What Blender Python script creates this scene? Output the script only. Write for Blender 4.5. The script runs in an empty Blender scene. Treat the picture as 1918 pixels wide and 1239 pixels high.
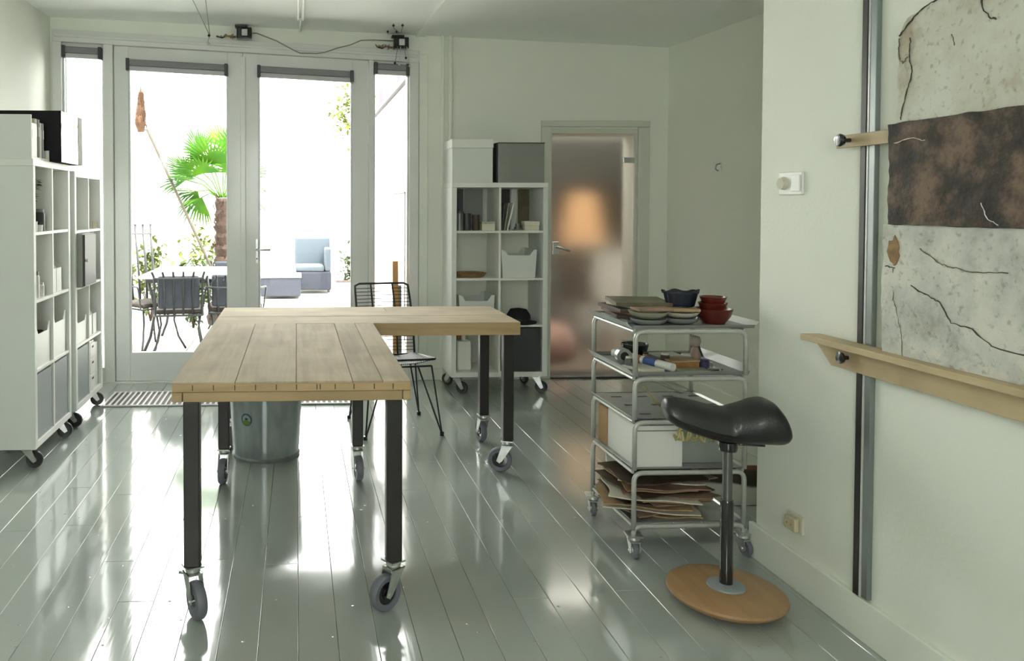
import bpy, bmesh, math, random
from math import pi, sin, cos, radians, atan, sqrt
from mathutils import Vector, Matrix, noise
random.seed(7)
SC = bpy.context.scene
COL = SC.collection

# ------------------------------------------------------------------ camera, sky, exposure
cd = bpy.data.cameras.new('camera'); cam = bpy.data.objects.new('camera', cd); COL.objects.link(cam)
cd.sensor_fit = 'HORIZONTAL'; cd.sensor_width = 36.0
cd.lens = 36.0 * 1450 / 1918
cd.shift_x = (959 - 620) / 1918
cd.shift_y = -(619.5 - 423) / 1918
cam.location = (0, 0, 1.38)
cam.rotation_euler = (radians(90 - 1.5), 0, -atan(65 / 1450))
cd.clip_start = 0.05
SC.camera = cam

W = bpy.data.worlds.new('overcast_sky'); SC.world = W; W.use_nodes = True
bg = W.node_tree.nodes['Background']; bg.inputs[0].default_value = (1.0, 0.985, 0.955, 1); bg.inputs[1].default_value = 5.5
SC.view_settings.view_transform = 'Standard'; SC.view_settings.look = 'None'
SC.view_settings.exposure = 1.5; SC.view_settings.gamma = 1.0
SC.view_settings.use_curve_mapping = False
SC.cycles.use_denoising = True
SC.cycles.max_bounces = 12; SC.cycles.diffuse_bounces = 9; SC.cycles.glossy_bounces = 5
SC.cycles.transmission_bounces = 8; SC.cycles.transparent_max_bounces = 16
SC.cycles.sample_clamp_indirect = 8.0
SC.cycles.caustics_reflective = False

def portal(name, loc, rot, sx, sy):
    l = bpy.data.lights.new(name, 'AREA'); l.shape = 'RECTANGLE'; l.size = sx; l.size_y = sy
    l.cycles.is_portal = True
    o = bpy.data.objects.new(name, l); COL.objects.link(o); o.location = loc; o.rotation_euler = rot
sn = bpy.data.lights.new('sun', 'SUN'); sn.energy = 6.0; sn.angle = radians(4); sn.color = (1, .96, .88)
so_ = bpy.data.objects.new('sun', sn); COL.objects.link(so_); so_.location = (3, 3, 8)
so_.rotation_euler = Vector((-.30, .25, -1)).to_track_quat('-Z', 'Y').to_euler()
portal('garden_door_portal', (-0.45, 6.28, 1.36), (radians(-90), 0, 0), 2.8, 2.75)
portal('street_window_portal', (-0.55, -1.98, 1.75), (radians(90), 0, 0), 1.4, 1.7)

# ------------------------------------------------------------------ materials
def new_mat(name):
    m = bpy.data.materials.new(name); m.use_nodes = True
    nt = m.node_tree; return m, nt, nt.nodes['Principled BSDF']
def col4(c): return (c[0], c[1], c[2], 1)
def mat(name, c, rough=0.5, metal=0.0, var=0.08, scale=6.0, bump=0.0, bscale=40.0, coat=0.0, c2=None, stretch=(1, 1, 1), spec=0.5, rnd=0.0):
    m, nt, b = new_mat(name); N, L = nt.nodes, nt.links
    tc = N.new('ShaderNodeTexCoord'); mp = N.new('ShaderNodeMapping'); L.new(tc.outputs['Object'], mp.inputs[0])
    mp.inputs['Scale'].default_value = stretch
    nz = N.new('ShaderNodeTexNoise'); nz.inputs['Scale'].default_value = scale; nz.inputs['Detail'].default_value = 5
    L.new(mp.outputs[0], nz.inputs['Vector'])
    cr = N.new('ShaderNodeValToRGB'); cr.color_ramp.elements[0].position = 0.35; cr.color_ramp.elements[1].position = 0.65
    d = c2 if c2 else tuple(x * (1 - var) for x in c)
    cr.color_ramp.elements[0].color = col4(d); cr.color_ramp.elements[1].color = col4(c)
    L.new(nz.outputs['Fac'], cr.inputs[0])
    out = cr.outputs[0]
    if rnd:
        oi = N.new('ShaderNodeObjectInfo'); mr = N.new('ShaderNodeMapRange'); L.new(oi.outputs['Random'], mr.inputs[0])
        mr.inputs['To Min'].default_value = 1 - rnd; mr.inputs['To Max'].default_value = 1 + rnd
        hs = N.new('ShaderNodeHueSaturation'); L.new(out, hs.inputs['Color']); L.new(mr.outputs[0], hs.inputs['Value']); out = hs.outputs[0]
    L.new(out, b.inputs['Base Color'])
    b.inputs['Roughness'].default_value = rough; b.inputs['Metallic'].default_value = metal
    b.inputs['Specular IOR Level'].default_value = spec
    b.inputs['Coat Weight'].default_value = coat; b.inputs['Coat Roughness'].default_value = 0.12
    if bump:
        n2 = N.new('ShaderNodeTexNoise'); n2.inputs['Scale'].default_value = bscale; n2.inputs['Detail'].default_value = 4
        L.new(mp.outputs[0], n2.inputs['Vector'])
        bp = N.new('ShaderNodeBump'); bp.inputs['Strength'].default_value = bump; bp.inputs['Distance'].default_value = 0.01
        L.new(n2.outputs['Fac'], bp.inputs['Height']); L.new(bp.outputs[0], b.inputs['Normal'])
    return m
def wood(name, c1, c2, axis, rough=0.6, rnd=0.08, knots=True, scale=1.0):
    m, nt, b = new_mat(name); N, L = nt.nodes, nt.links
    tc = N.new('ShaderNodeTexCoord'); oi = N.new('ShaderNodeObjectInfo')
    va = N.new('ShaderNodeVectorMath'); va.operation = 'MULTIPLY_ADD'
    cb = N.new('ShaderNodeCombineXYZ')
    for i in range(3): L.new(oi.outputs['Random'], cb.inputs[i])
    va.inputs[1].default_value = (37, 53, 11); L.new(cb.outputs[0], va.inputs[0]); L.new(tc.outputs['Object'], va.inputs[2])
    mp = N.new('ShaderNodeMapping'); L.new(va.outputs[0], mp.inputs[0])
    s = [22 * scale] * 3; s['xyz'.index(axis)] = 1.6 * scale; mp.inputs['Scale'].default_value = s
    nz = N.new('ShaderNodeTexNoise'); nz.inputs['Scale'].default_value = 1.0; nz.inputs['Detail'].default_value = 6; nz.inputs['Distortion'].default_value = 0.8
    L.new(mp.outputs[0], nz.inputs['Vector'])
    cr = N.new('ShaderNodeValToRGB'); cr.color_ramp.elements[0].position = 0.3; cr.color_ramp.elements[1].position = 0.7
    cr.color_ramp.elements[0].color = col4(c2); cr.color_ramp.elements[1].color = col4(c1); L.new(nz.outputs['Fac'], cr.inputs[0])
    n3 = N.new('ShaderNodeTexNoise'); n3.inputs['Scale'].default_value = 5; n3.inputs['Detail'].default_value = 3; L.new(va.outputs[0], n3.inputs['Vector'])
    mr = N.new('ShaderNodeMapRange'); L.new(n3.outputs['Fac'], mr.inputs[0]); mr.inputs['From Min'].default_value = 0.3; mr.inputs['From Max'].default_value = 0.7
    mr.inputs['To Min'].default_value = 0.86; mr.inputs['To Max'].default_value = 1.08
    m2 = N.new('ShaderNodeMapRange'); L.new(oi.outputs['Random'], m2.inputs[0]); m2.inputs['To Min'].default_value = 1 - rnd; m2.inputs['To Max'].default_value = 1 + rnd
    mm = N.new('ShaderNodeMath'); mm.operation = 'MULTIPLY'; L.new(mr.outputs[0], mm.inputs[0]); L.new(m2.outputs[0], mm.inputs[1])
    hs = N.new('ShaderNodeHueSaturation'); L.new(cr.outputs[0], hs.inputs['Color']); L.new(mm.outputs[0], hs.inputs['Value'])
    L.new(hs.outputs[0], b.inputs['Base Color']); b.inputs['Roughness'].default_value = rough
    bp = N.new('ShaderNodeBump'); bp.inputs['Strength'].default_value = 0.25; bp.inputs['Distance'].default_value = 0.004
    L.new(nz.outputs['Fac'], bp.inputs['Height']); L.new(bp.outputs[0], b.inputs['Normal'])
    return m
def thin_glass(name, tint=(0.97, 0.99, 0.98)):
    m = bpy.data.materials.new(name); m.use_nodes = True; nt = m.node_tree; N, L = nt.nodes, nt.links
    N.remove(N['Principled BSDF']); o = N['Material Output']
    tr = N.new('ShaderNodeBsdfTransparent'); tr.inputs[0].default_value = col4(tint)
    gl = N.new('ShaderNodeBsdfGlossy'); gl.inputs['Roughness'].default_value = 0.02
    fr = N.new('ShaderNodeFresnel'); fr.inputs[0].default_value = 1.3
    mx = N.new('ShaderNodeMixShader'); L.new(fr.outputs[0], mx.inputs[0]); L.new(tr.outputs[0], mx.inputs[1]); L.new(gl.outputs[0], mx.inputs[2])
    L.new(mx.outputs[0], o.inputs['Surface']); return m
def frosted(name):
    m, nt, b = new_mat(name)
    b.inputs['Base Color'].default_value = (0.93, 0.95, 0.93, 1); b.inputs['Transmission Weight'].default_value = 1.0
    b.inputs['Roughness'].default_value = 0.30; b.inputs['IOR'].default_value = 1.33
    return m
def emit(name, c, s):
    m, nt, b = new_mat(name); b.inputs['Base Color'].default_value = col4(c)
    b.inputs['Emission Color'].default_value = col4(c); b.inputs['Emission Strength'].default_value = s; return m

M = {}
M['wall'] = mat('painted_plaster', (0.83, 0.85, 0.775), 0.75, var=0.03, scale=1.2, bump=0.12, bscale=60)
M['ceil'] = mat('ceiling_plaster', (0.88, 0.90, 0.875), 0.85, var=0.02, scale=2, bump=0.25, bscale=130)
M['frame'] = mat('white_frame_paint', (0.72, 0.73, 0.72), 0.35, var=0.03, coat=0.3)
M['trimw'] = mat('cream_trim_paint', (0.66, 0.665, 0.60), 0.45, var=0.03)
M['white'] = mat('white_laminate', (0.80, 0.80, 0.77), 0.35, var=0.02)
M['side'] = mat('white_foil', (0.74, 0.76, 0.74), 0.4, var=0.02)
M['plastic'] = mat('white_plastic', (0.72, 0.74, 0.71), 0.35, var=0.02)
M['glass'] = thin_glass('window_glass')
M['frost'] = frosted('frosted_glass')
M['black'] = mat('black_steel', (0.022, 0.02, 0.019), 0.42, var=0.2, scale=20)
M['blackp'] = mat('black_gloss', (0.012, 0.012, 0.013), 0.18, var=0.2, coat=0.6)
M['blackw'] = mat('black_wire', (0.02, 0.022, 0.022), 0.4)
M['zinc'] = mat('zinc_steel', (0.62, 0.64, 0.62), 0.32, metal=0.85, var=0.2, scale=30)
M['tubeg'] = mat('grey_lacquered_tube', (0.56, 0.57, 0.54), 0.35, metal=0.35, var=0.1, scale=30)
M['sheet'] = mat('tray_sheet_metal', (0.42, 0.43, 0.43), 0.35, metal=0.5, var=0.2, scale=12)
M['traylip'] = mat('light_grey_tray_lip', (0.74, 0.75, 0.72), 0.3, metal=0.2, var=0.08)
M['tyre'] = mat('grey_rubber_tyre', (0.17, 0.175, 0.205), 0.5, var=0.1)
M['tyred'] = mat('dark_rubber_tyre', (0.03, 0.032, 0.034), 0.4, var=0.1)
M['galv'] = mat('galvanised_sheet', (0.38, 0.42, 0.42), 0.34, metal=0.75, c2=(0.28, 0.32, 0.33), scale=14, stretch=(1, 1, .4))
M['tabY'] = wood('scaffold_wood_lengthwise', (0.50, 0.41, 0.295), (0.385, 0.305, 0.21), 'y', 0.8)
M['tabX'] = wood('scaffold_wood_crosswise', (0.56, 0.465, 0.34), (0.46, 0.37, 0.26), 'x', 0.8)
M['edge'] = wood('sawn_edge_wood', (0.48, 0.34, 0.185), (0.38, 0.26, 0.13), 'x', 0.6)
M['birch'] = wood('pale_birch', (0.56, 0.44, 0.265), (0.49, 0.375, 0.215), 'y', 0.5, rnd=0.03)
M['beech'] = wood('beech_base', (0.47, 0.29, 0.15), (0.38, 0.215, 0.10), 'y', 0.35, scale=.7)
M['orangew'] = wood('orange_wood', (0.85, 0.46, 0.17), (0.70, 0.34, 0.11), 'z', 0.5)
M['darkgrey'] = mat('dark_grey_board', (0.055, 0.056, 0.06), 0.45, var=0.1)
M['midgrey'] = mat('mid_grey_board', (0.26, 0.265, 0.245), 0.5, var=0.08)
M['bluegrey'] = mat('blue_grey_panel', (0.30, 0.33, 0.345), 0.45, var=0.05)
M['card'] = mat('brown_cardboard', (0.52, 0.34, 0.18), 0.8, var=0.15)
M['cream'] = mat('cream_paper', (0.70, 0.67, 0.55), 0.7, var=0.1)
M['blind'] = mat('grey_blind_cassette', (0.22, 0.22, 0.235), 0.45, var=0.1)
M['blindl'] = mat('light_blind_bar', (0.50, 0.49, 0.52), 0.45, var=0.05)
M['red'] = mat('dark_red_glaze', (0.16, 0.022, 0.016), 0.3, var=0.5, scale=14, coat=0.3)
M['navy'] = mat('navy_basket', (0.012, 0.016, 0.032), 0.4, var=0.3)
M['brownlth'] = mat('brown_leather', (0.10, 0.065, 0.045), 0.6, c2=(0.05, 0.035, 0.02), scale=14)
M['pinkbr'] = mat('pinkish_brown_sheet', (0.36, 0.24, 0.18), 0.7, c2=(0.22, 0.14, 0.10), scale=10)
M['tan'] = mat('tan_sheet', (0.48, 0.35, 0.19), 0.75, c2=(0.34, 0.23, 0.12), scale=10)
M['greenish'] = mat('greenish_ceramic', (0.38, 0.38, 0.28), 0.4, var=0.2)
M['ceram'] = mat('grey_ceramic', (0.34, 0.36, 0.34), 0.3, var=0.1, coat=.3)
M['olive'] = mat('olive_cover', (0.16, 0.14, 0.085), 0.6, c2=(0.09, 0.08, 0.04), scale=8)
M['blue'] = mat('blue_print', (0.07, 0.12, 0.33), 0.5)
M['purple'] = mat('dark_purple_jar', (0.05, 0.045, 0.11), 0.3)
M['amber'] = mat('amber_wood_box', (0.42, 0.21, 0.07), 0.5, var=0.3, scale=20)
M['straw'] = mat('dried_straw', (0.62, 0.52, 0.24), 0.8, c2=(0.36, 0.36, 0.16), scale=30)
M['steelrail'] = mat('grey_rail', (0.26, 0.29, 0.285), 0.35, metal=0.5)
M['socket'] = mat('aged_socket_plastic', (0.66, 0.58, 0.36), 0.4, c2=(0.55, 0.50, 0.36), scale=30)
M['cork'] = mat('brown_wicker', (0.36, 0.22, 0.10), 0.8, var=0.4, scale=40, bump=.4)
M['felt'] = mat('black_felt', (0.012, 0.012, 0.014), 0.95)
M['tin'] = mat('grey_tin', (0.20, 0.21, 0.20), 0.35, metal=0.5, var=0.3, scale=9)
# outside
M['paving'] = mat('terrace_paving', (0.70, 0.69, 0.66), 0.8, var=0.15, scale=3)
M['gwall'] = mat('white_garden_wall', (0.85, 0.83, 0.81), 0.8, var=0.04, scale=3, bump=.5, bscale=8)
M['palm'] = mat('palm_leaf', (0.065, 0.17, 0.006), 0.6, c2=(0.018, 0.085, 0.012), scale=3, spec=.1)
M['bark'] = mat('fibrous_bark', (0.06, 0.032, 0.022), 0.9, c2=(0.03, 0.016, 0.010), scale=30, bump=1, bscale=60)
M['leafy'] = mat('yellow_green_leaf', (0.12, 0.15, 0.006), 0.7, c2=(0.06, 0.09, 0.006), scale=2)
M['leafd'] = mat('shrub_leaf', (0.04, 0.07, 0.008), 0.7, c2=(0.015, 0.03, 0.006), scale=4)
M['iron'] = mat('wrought_iron', (0.02, 0.022, 0.024), 0.5)
M['gtop'] = mat('white_garden_tabletop', (0.62, 0.65, 0.66), 0.3, var=.03)
M['seatbr'] = mat('brown_seat_pad', (0.035, 0.024, 0.018), 0.8, var=.3)
M['sofag'] = mat('grey_wicker_sofa', (0.03, 0.034, 0.05), 0.8, var=.2, scale=40)
M['sofal'] = mat('pale_blue_cushion', (0.07, 0.088, 0.11), 0.9)
M['eave'] = mat('grey_eave_board', (0.05, 0.045, 0.05), 0.8)
M['pipe_l'] = mat('lilac_downpipe', (0.07, 0.06, 0.075), 0.6)
M['broomh'] = mat('dry_brown_tuft', (0.085, 0.038, 0.014), 0.9, c2=(0.04, 0.016, 0.006), scale=40)
M['pole'] = mat('weathered_pole', (0.06, 0.05, 0.032), 0.8)

def floor_paint():
    m, nt, b = new_mat('grey_green_floor_paint'); N, L = nt.nodes, nt.links
    tc = N.new('ShaderNodeTexCoord'); gm = N.new('ShaderNodeNewGeometry')
    nz = N.new('ShaderNodeTexNoise'); nz.inputs['Scale'].default_value = 1.6; nz.inputs['Detail'].default_value = 6; L.new(gm.outputs['Position'], nz.inputs['Vector'])
    cr = N.new('ShaderNodeValToRGB'); cr.color_ramp.elements[0].position = .3; cr.color_ramp.elements[1].position = .7
    cr.color_ramp.elements[0].color = (0.37, 0.41, 0.39, 1); cr.color_ramp.elements[1].color = (0.42, 0.455, 0.43, 1); L.new(nz.outputs['Fac'], cr.inputs[0])
    oi = N.new('ShaderNodeObjectInfo'); mr = N.new('ShaderNodeMapRange'); L.new(oi.outputs['Random'], mr.inputs[0]); mr.inputs['To Min'].default_value = .95; mr.inputs['To Max'].default_value = 1.05
    hs = N.new('ShaderNodeHueSaturation'); L.new(cr.outputs[0], hs.inputs['Color']); L.new(mr.outputs[0], hs.inputs['Value']); L.new(hs.outputs[0], b.inputs['Base Color'])
    # worn patches: roughness
    n2 = N.new('ShaderNodeTexNoise'); n2.inputs['Scale'].default_value = 5; n2.inputs['Detail'].default_value = 5; L.new(gm.outputs['Position'], n2.inputs['Vector'])
    m2 = N.new('ShaderNodeMapRange'); L.new(n2.outputs['Fac'], m2.inputs[0]); m2.inputs['To Min'].default_value = .06; m2.inputs['To Max'].default_value = .17; L.new(m2.outputs[0], b.inputs['Roughness'])
    b.inputs['IOR'].default_value = 1.6; b.inputs['Coat Weight'].default_value = 0.85; b.inputs['Coat Roughness'].default_value = .09; b.inputs['Coat IOR'].default_value = 1.6
    # brush marks along the boards and dried specks
    mp = N.new('ShaderNodeMapping'); mp.inputs['Scale'].default_value = (60, 3, 1); L.new(gm.outputs['Position'], mp.inputs[0])
    n4 = N.new('ShaderNodeTexNoise'); n4.inputs['Scale'].default_value = 1; n4.inputs['Detail'].default_value = 2; L.new(mp.outputs[0], n4.inputs['Vector'])
    vo = N.new('ShaderNodeTexVoronoi'); vo.inputs['Scale'].default_value = 13; L.new(gm.outputs['Position'], vo.inputs['Vector'])
    sp = N.new('ShaderNodeMapRange'); L.new(vo.outputs['Distance'], sp.inputs[0]); sp.inputs['From Min'].default_value = 0; sp.inputs['From Max'].default_value = .075; sp.inputs['To Min'].default_value = 1; sp.inputs['To Max'].default_value = 0
    ms = N.new('ShaderNodeMapping'); ms.inputs['Scale'].default_value = (7, 2.2, 1); L.new(gm.outputs['Position'], ms.inputs[0])
    n5 = N.new('ShaderNodeTexNoise'); n5.inputs['Scale'].default_value = 1; n5.inputs['Detail'].default_value = 3; L.new(ms.outputs[0], n5.inputs['Vector'])
    b1 = N.new('ShaderNodeBump'); b1.inputs['Strength'].default_value = .12; b1.inputs['Distance'].default_value = .0012; L.new(n4.outputs['Fac'], b1.inputs['Height'])
    b2 = N.new('ShaderNodeBump'); b2.inputs['Strength'].default_value = .7; b2.inputs['Distance'].default_value = .002; L.new(sp.outputs[0], b2.inputs['Height']); L.new(b1.outputs[0], b2.inputs['Normal'])
    b3 = N.new('ShaderNodeBump'); b3.inputs['Strength'].default_value = .25; b3.inputs['Distance'].default_value = .003; L.new(n5.outputs['Fac'], b3.inputs['Height']); L.new(b2.outputs[0], b3.inputs['Normal'])
    L.new(b3.outputs[0], b.inputs['Normal']); L.new(b3.outputs[0], b.inputs['Coat Normal'])
    return m
M['floor'] = floor_paint()

def slab_mat(name, ca, cb, cc, scale, bump):
    m, nt, b = new_mat(name); N, L = nt.nodes, nt.links
    tc = N.new('ShaderNodeTexCoord')
    n1 = N.new('ShaderNodeTexNoise'); n1.inputs['Scale'].default_value = scale; n1.inputs['Detail'].default_value = 8; n1.inputs['Roughness'].default_value = .65; L.new(tc.outputs['Object'], n1.inputs['Vector'])
    cr = N.new('ShaderNodeValToRGB'); e = cr.color_ramp.elements; e[0].position = .34; e[0].color = col4(ca); e[1].position = .62; e[1].color = col4(cc)
    k = e.new(.47); k.color = col4(cb); L.new(n1.outputs['Fac'], cr.inputs[0])
    n2 = N.new('ShaderNodeTexNoise'); n2.inputs['Scale'].default_value = 55; n2.inputs['Detail'].default_value = 6; L.new(tc.outputs['Object'], n2.inputs['Vector'])
    c2 = N.new('ShaderNodeValToRGB'); c2.color_ramp.elements[0].position = .30; c2.color_ramp.elements[0].color = (.45, .43, .38, 1); c2.color_ramp.elements[1].position = .42; L.new(n2.outputs['Fac'], c2.inputs[0])
    mx = N.new('ShaderNodeMix'); mx.data_type = 'RGBA'; mx.blend_type = 'MULTIPLY'; mx.inputs[0].default_value = .6; L.new(cr.outputs[0], mx.inputs[6]); L.new(c2.outputs[0], mx.inputs[7])
    L.new(mx.outputs[2], b.inputs['Base Color']); b.inputs['Roughness'].default_value = .7
    bp = N.new('ShaderNodeBump'); bp.inputs['Strength'].default_value = bump; bp.inputs['Distance'].default_value = .008; L.new(n1.outputs['Fac'], bp.inputs['Height'])
    bq = N.new('ShaderNodeBump'); bq.inputs['Strength'].default_value = bump * .6; bq.inputs['Distance'].default_value = .004; L.new(n2.outputs['Fac'], bq.inputs['Height']); L.new(bp.outputs[0], bq.inputs['Normal'])
    L.new(bq.outputs[0], b.inputs['Normal']); return m
M['plast'] = slab_mat('pale_cracked_plaster', (.42, .36, .26), (.60, .59, .50), (.66, .67, .60), 4, .7)
M['plast2'] = slab_mat('grey_white_plaster', (.38, .37, .32), (.55, .56, .52), (.68, .67, .60), 6, .9)
M['rust'] = slab_mat('dark_rusty_band', (.018, .015, .011), (.050, .036, .028), (.19, .125, .085), 10, 1.0)

# ------------------------------------------------------------------ mesh helpers
class MB:
    def __init__(s): s.v = []; s.f = []
    def add(s, vs, fs):
        n = len(s.v); s.v += [tuple(p) for p in vs]; s.f += [tuple(n + i for i in f) for f in fs]; return s
    def box(s, x0, x1, y0, y1, z0, z1):
        v = [(x, y, z) for z in (z0, z1) for y in (y0, y1) for x in (x0, x1)]
        return s.add(v, [(0, 2, 3, 1), (4, 5, 7, 6), (0, 1, 5, 4), (2, 6, 7, 3), (0, 4, 6, 2), (1, 3, 7, 5)])
    def rbox(s, c, d, rot=(0, 0, 0)):
        R = Matrix.Rotation(rot[2], 3, 'Z') @ Matrix.Rotation(rot[1], 3, 'Y') @ Matrix.Rotation(rot[0], 3, 'X')
        v = [Vector(c) + R @ Vector((x * d[0] / 2, y * d[1] / 2, z * d[2] / 2)) for z in (-1, 1) for y in (-1, 1) for x in (-1, 1)]
        return s.add(v, [(0, 2, 3, 1), (4, 5, 7, 6), (0, 1, 5, 4), (2, 6, 7, 3), (0, 4, 6, 2), (1, 3, 7, 5)])
    def prism(s, pts, a, b, axis='y'):
        # polygon in the plane across axis, extruded a..b
        def P(p, t): return {'y': (p[0], t, p[1]), 'x': (t, p[0], p[1]), 'z': (p[0], p[1], t)}[axis]
        n = len(pts); v = [P(p, a) for p in pts] + [P(p, b) for p in pts]
        fs = [tuple(range(n)), tuple(range(2 * n - 1, n - 1, -1))] + [(i, n + i, n + (i + 1) % n, (i + 1) % n) for i in range(n)]
        return s.add(v, fs)
    def tube(s, pts, r, seg=8, closed=False, caps=True):
        pts = [Vector(p) for p in pts]; n = len(pts); rings = []
        prev = None
        for i, p in enumerate(pts):
            if closed: t = pts[(i + 1) % n] - pts[i - 1]
            else: t = pts[min(i + 1, n - 1)] - pts[max(i - 1, 0)]
            t = t.normalized() if t.length > 1e-9 else Vector((0, 0, 1))
            if prev is None:
                a = Vector((0, 0, 1)) if abs(t.z) < .9 else Vector((1, 0, 0))
                u = t.cross(a).normalized()
            else:
                u = prev - t * prev.dot(t)
                u = u.normalized() if u.length > 1e-6 else t.orthogonal().normalized()
            prev = u; w = t.cross(u); rr = r[i] if isinstance(r, (list, tuple)) else r
            rings.append([p + (u * cos(2 * pi * k / seg) + w * sin(2 * pi * k / seg)) * rr for k in range(seg)])
        v = [q for ring in rings for q in ring]; fs = []
        m = n if closed else n - 1
        for i in range(m):
            j = (i + 1) % n
            for k in range(seg): fs.append((i * seg + k, i * seg + (k + 1) % seg, j * seg + (k + 1) % seg, j * seg + k))
        if caps and not closed: fs += [tuple(range(seg - 1, -1, -1)), tuple((n - 1) * seg + k for k in range(seg))]
        return s.add(v, fs)
    def lathe(s, prof, seg=24, c=(0, 0, 0), axis='z'):
        v = []; fs = []; n = len(prof)
        for (r, z) in prof:
            for k in range(seg):
                a = 2 * pi * k / seg; x, y = r * cos(a), r * sin(a)
                p = {'z': (x, y, z), 'x': (z, x, y), 'y': (y, z, x)}[axis]
                v.append((p[0] + c[0], p[1] + c[1], p[2] + c[2]))
        for i in range(n - 1):
            for k in range(seg): fs.append((i * seg + k, i * seg + (k + 1) % seg, (i + 1) * seg + (k + 1) % seg, (i + 1) * seg + k))
        if prof[0][0] > 1e-5: fs.append(tuple(range(seg - 1, -1, -1)))
        if prof[-1][0] > 1e-5: fs.append(tuple((n - 1) * seg + k for k in range(seg)))
        return s.add(v, fs)
    def grid(s, fn, nu, nv, wrap=False):
        v = [fn(i / (nu - 1), j / (nv - (0 if wrap else 1))) for i in range(nu) for j in range(nv)]
        fs = []
        for i in range(nu - 1):
            for j in range(nv if wrap else nv - 1):
                k = (j + 1) % nv; fs.append((i * nv + j, i * nv + k, (i + 1) * nv + k, (i + 1) * nv + j))
        return s.add(v, fs)
    def build(s, name, m, parent=None, smooth=False, bevel=0, loc=None, rot=None, seg=2, solid=0):
        me = bpy.data.meshes.new(name); me.from_pydata(s.v, [], s.f)
        bm = bmesh.new(); bm.from_mesh(me)
        bmesh.ops.remove_doubles(bm, verts=bm.verts, dist=1e-6)
        bmesh.ops.recalc_face_normals(bm, faces=bm.faces); bm.to_mesh(me); bm.free()
        me.materials.append(M[m] if isinstance(m, str) else m)
        o = bpy.data.objects.new(name, me); COL.objects.link(o)
        if parent: o.parent = parent
        if loc: o.location = loc
        if rot: o.rotation_euler = rot
        if smooth: me.shade_smooth() if smooth is True else me.shade_smooth()
        if smooth == 'auto':
            me.set_sharp_from_angle(angle=radians(38))
        if bevel:
            md = o.modifiers.new('bevel', 'BEVEL'); md.width = bevel; md.segments = seg; md.limit_method = 'ANGLE'; md.angle_limit = radians(35)
        if solid:
            md = o.modifiers.new('solid', 'SOLIDIFY'); md.thickness = solid; md.offset = 0
        return o
def tag(o, label=None, cat=None, group=None, kind=None):
    if label: o['label'] = label
    if cat: o['category'] = cat
    if group: o['group'] = group
    if kind: o['kind'] = kind
    return o
def thing(name, label, cat, loc, rz=0, group=None):
    o = bpy.data.objects.new(name, None); COL.objects.link(o); o.empty_display_size = .1
    o.location = loc; o.rotation_euler = (0, 0, rz); return tag(o, label, cat, group)
def copy_tree(o, parent=None):
    c = o.copy(); COL.objects.link(c)
    if parent: c.parent = parent
    for ch in list(o.children): copy_tree(ch, c)
    return c
def struct(o): return tag(o, kind='structure')
def sgroup(name):
    o = bpy.data.objects.new(name, None); COL.objects.link(o); o['kind'] = 'structure'; return o
def arc(c, r, a0, a1, n, f):  # list of points on an arc; f maps (u, v) to 3d
    return [f(c[0] + r * cos(a0 + (a1 - a0) * i / n), c[1] + r * sin(a0 + (a1 - a0) * i / n)) for i in range(n + 1)]
def rpath(pts, r, n=4):
    # rounded polyline
    P = [Vector(p) for p in pts]; out = [P[0]]
    for i in range(1, len(P) - 1):
        a, b, c = P[i - 1], P[i], P[i + 1]; d1 = (a - b).normalized(); d2 = (c - b).normalized()
        p0, p1 = b + d1 * r, b + d2 * r
        for k in range(n + 1):
            t = k / n; out.append(p0 * (1 - t) ** 2 + b * 2 * t * (1 - t) + p1 * t * t)
    out.append(P[-1]); return out

# ------------------------------------------------------------------ the room
XL, XR, XF = -1.88, 2.95, 1.80      # left wall, recess wall, projecting right wall
YB, YR, YC = 6.05, -1.8, 2.93       # back wall, rear wall, corner of the projecting wall
def cz(x, y): return 2.80 - .039 * (x + 1.39) + .031 * (y - 6)
def zf(x): return 2.63 - .05 * (x + 1.776)   # sagging head of the garden front

MB().box(XL - .2, XR + .2, YR - .2, YB + .25, -.20, -.022).build('floor', mat('subfloor', (.03, .03, .03), .9))
fl = bpy.data.objects['floor']; struct(fl)
def board_mesh(w, ln):
    b = MB(); c, d = .0012, .0016; x0, x1, z = 0, w, 0
    v = [(x0, 0, -.02), (x1, 0, -.02), (x1, 0, z - d), (x1 - c, c, z), (x0 + c, c, z), (x0, 0, z - d),
         (x0, ln, -.02), (x1, ln, -.02), (x1, ln, z - d), (x1 - c, ln - c, z), (x0 + c, ln - c, z), (x0, ln, z - d)]
    b.add(v, [(0, 1, 2, 5), (5, 2, 3, 4), (6, 11, 8, 7), (11, 10, 9, 8), (1, 7, 8, 2), (2, 8, 9, 3), (3, 9, 10, 4), (4, 10, 11, 5), (5, 11, 6, 0), (0, 6, 7, 1)])
    return b
cache = {}
BW = .1255; x = XL + .003; ci = 0
while x < XR - .03:
    w = min(BW, XR - x) - .0012
    y0 = YR if x + w < XF + .10 else YC
    y = y0; joints = []
    off = [.55, 1.3, .9, 2.69 - YR, 3.9, .9, 1.7][ci % 7] if y0 == YR else [.9, 1.7, .4][ci % 3]
    yy = y0 + off
    while yy < YB - .3: joints.append(yy); yy += [3.9, 4.6, 4.2][ci % 3]
    joints = [y0] + joints + [YB + .02]
    for a, b_ in zip(joints[:-1], joints[1:]):
        ln = round(b_ - a - .0018, 3); key = (round(w, 4), ln)
        if key not in cache:
            o = board_mesh(w, ln).build('board', 'floor', fl); cache[key] = o.data
        else:
            o = bpy.data.objects.new('board', cache[key]); COL.objects.link(o); o.parent = fl
        o.location = (x, a, random.uniform(-.0004, .0002)); o.rotation_euler = (0, random.uniform(-.0006, .0006), 0)
    x += BW; ci += 1

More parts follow.
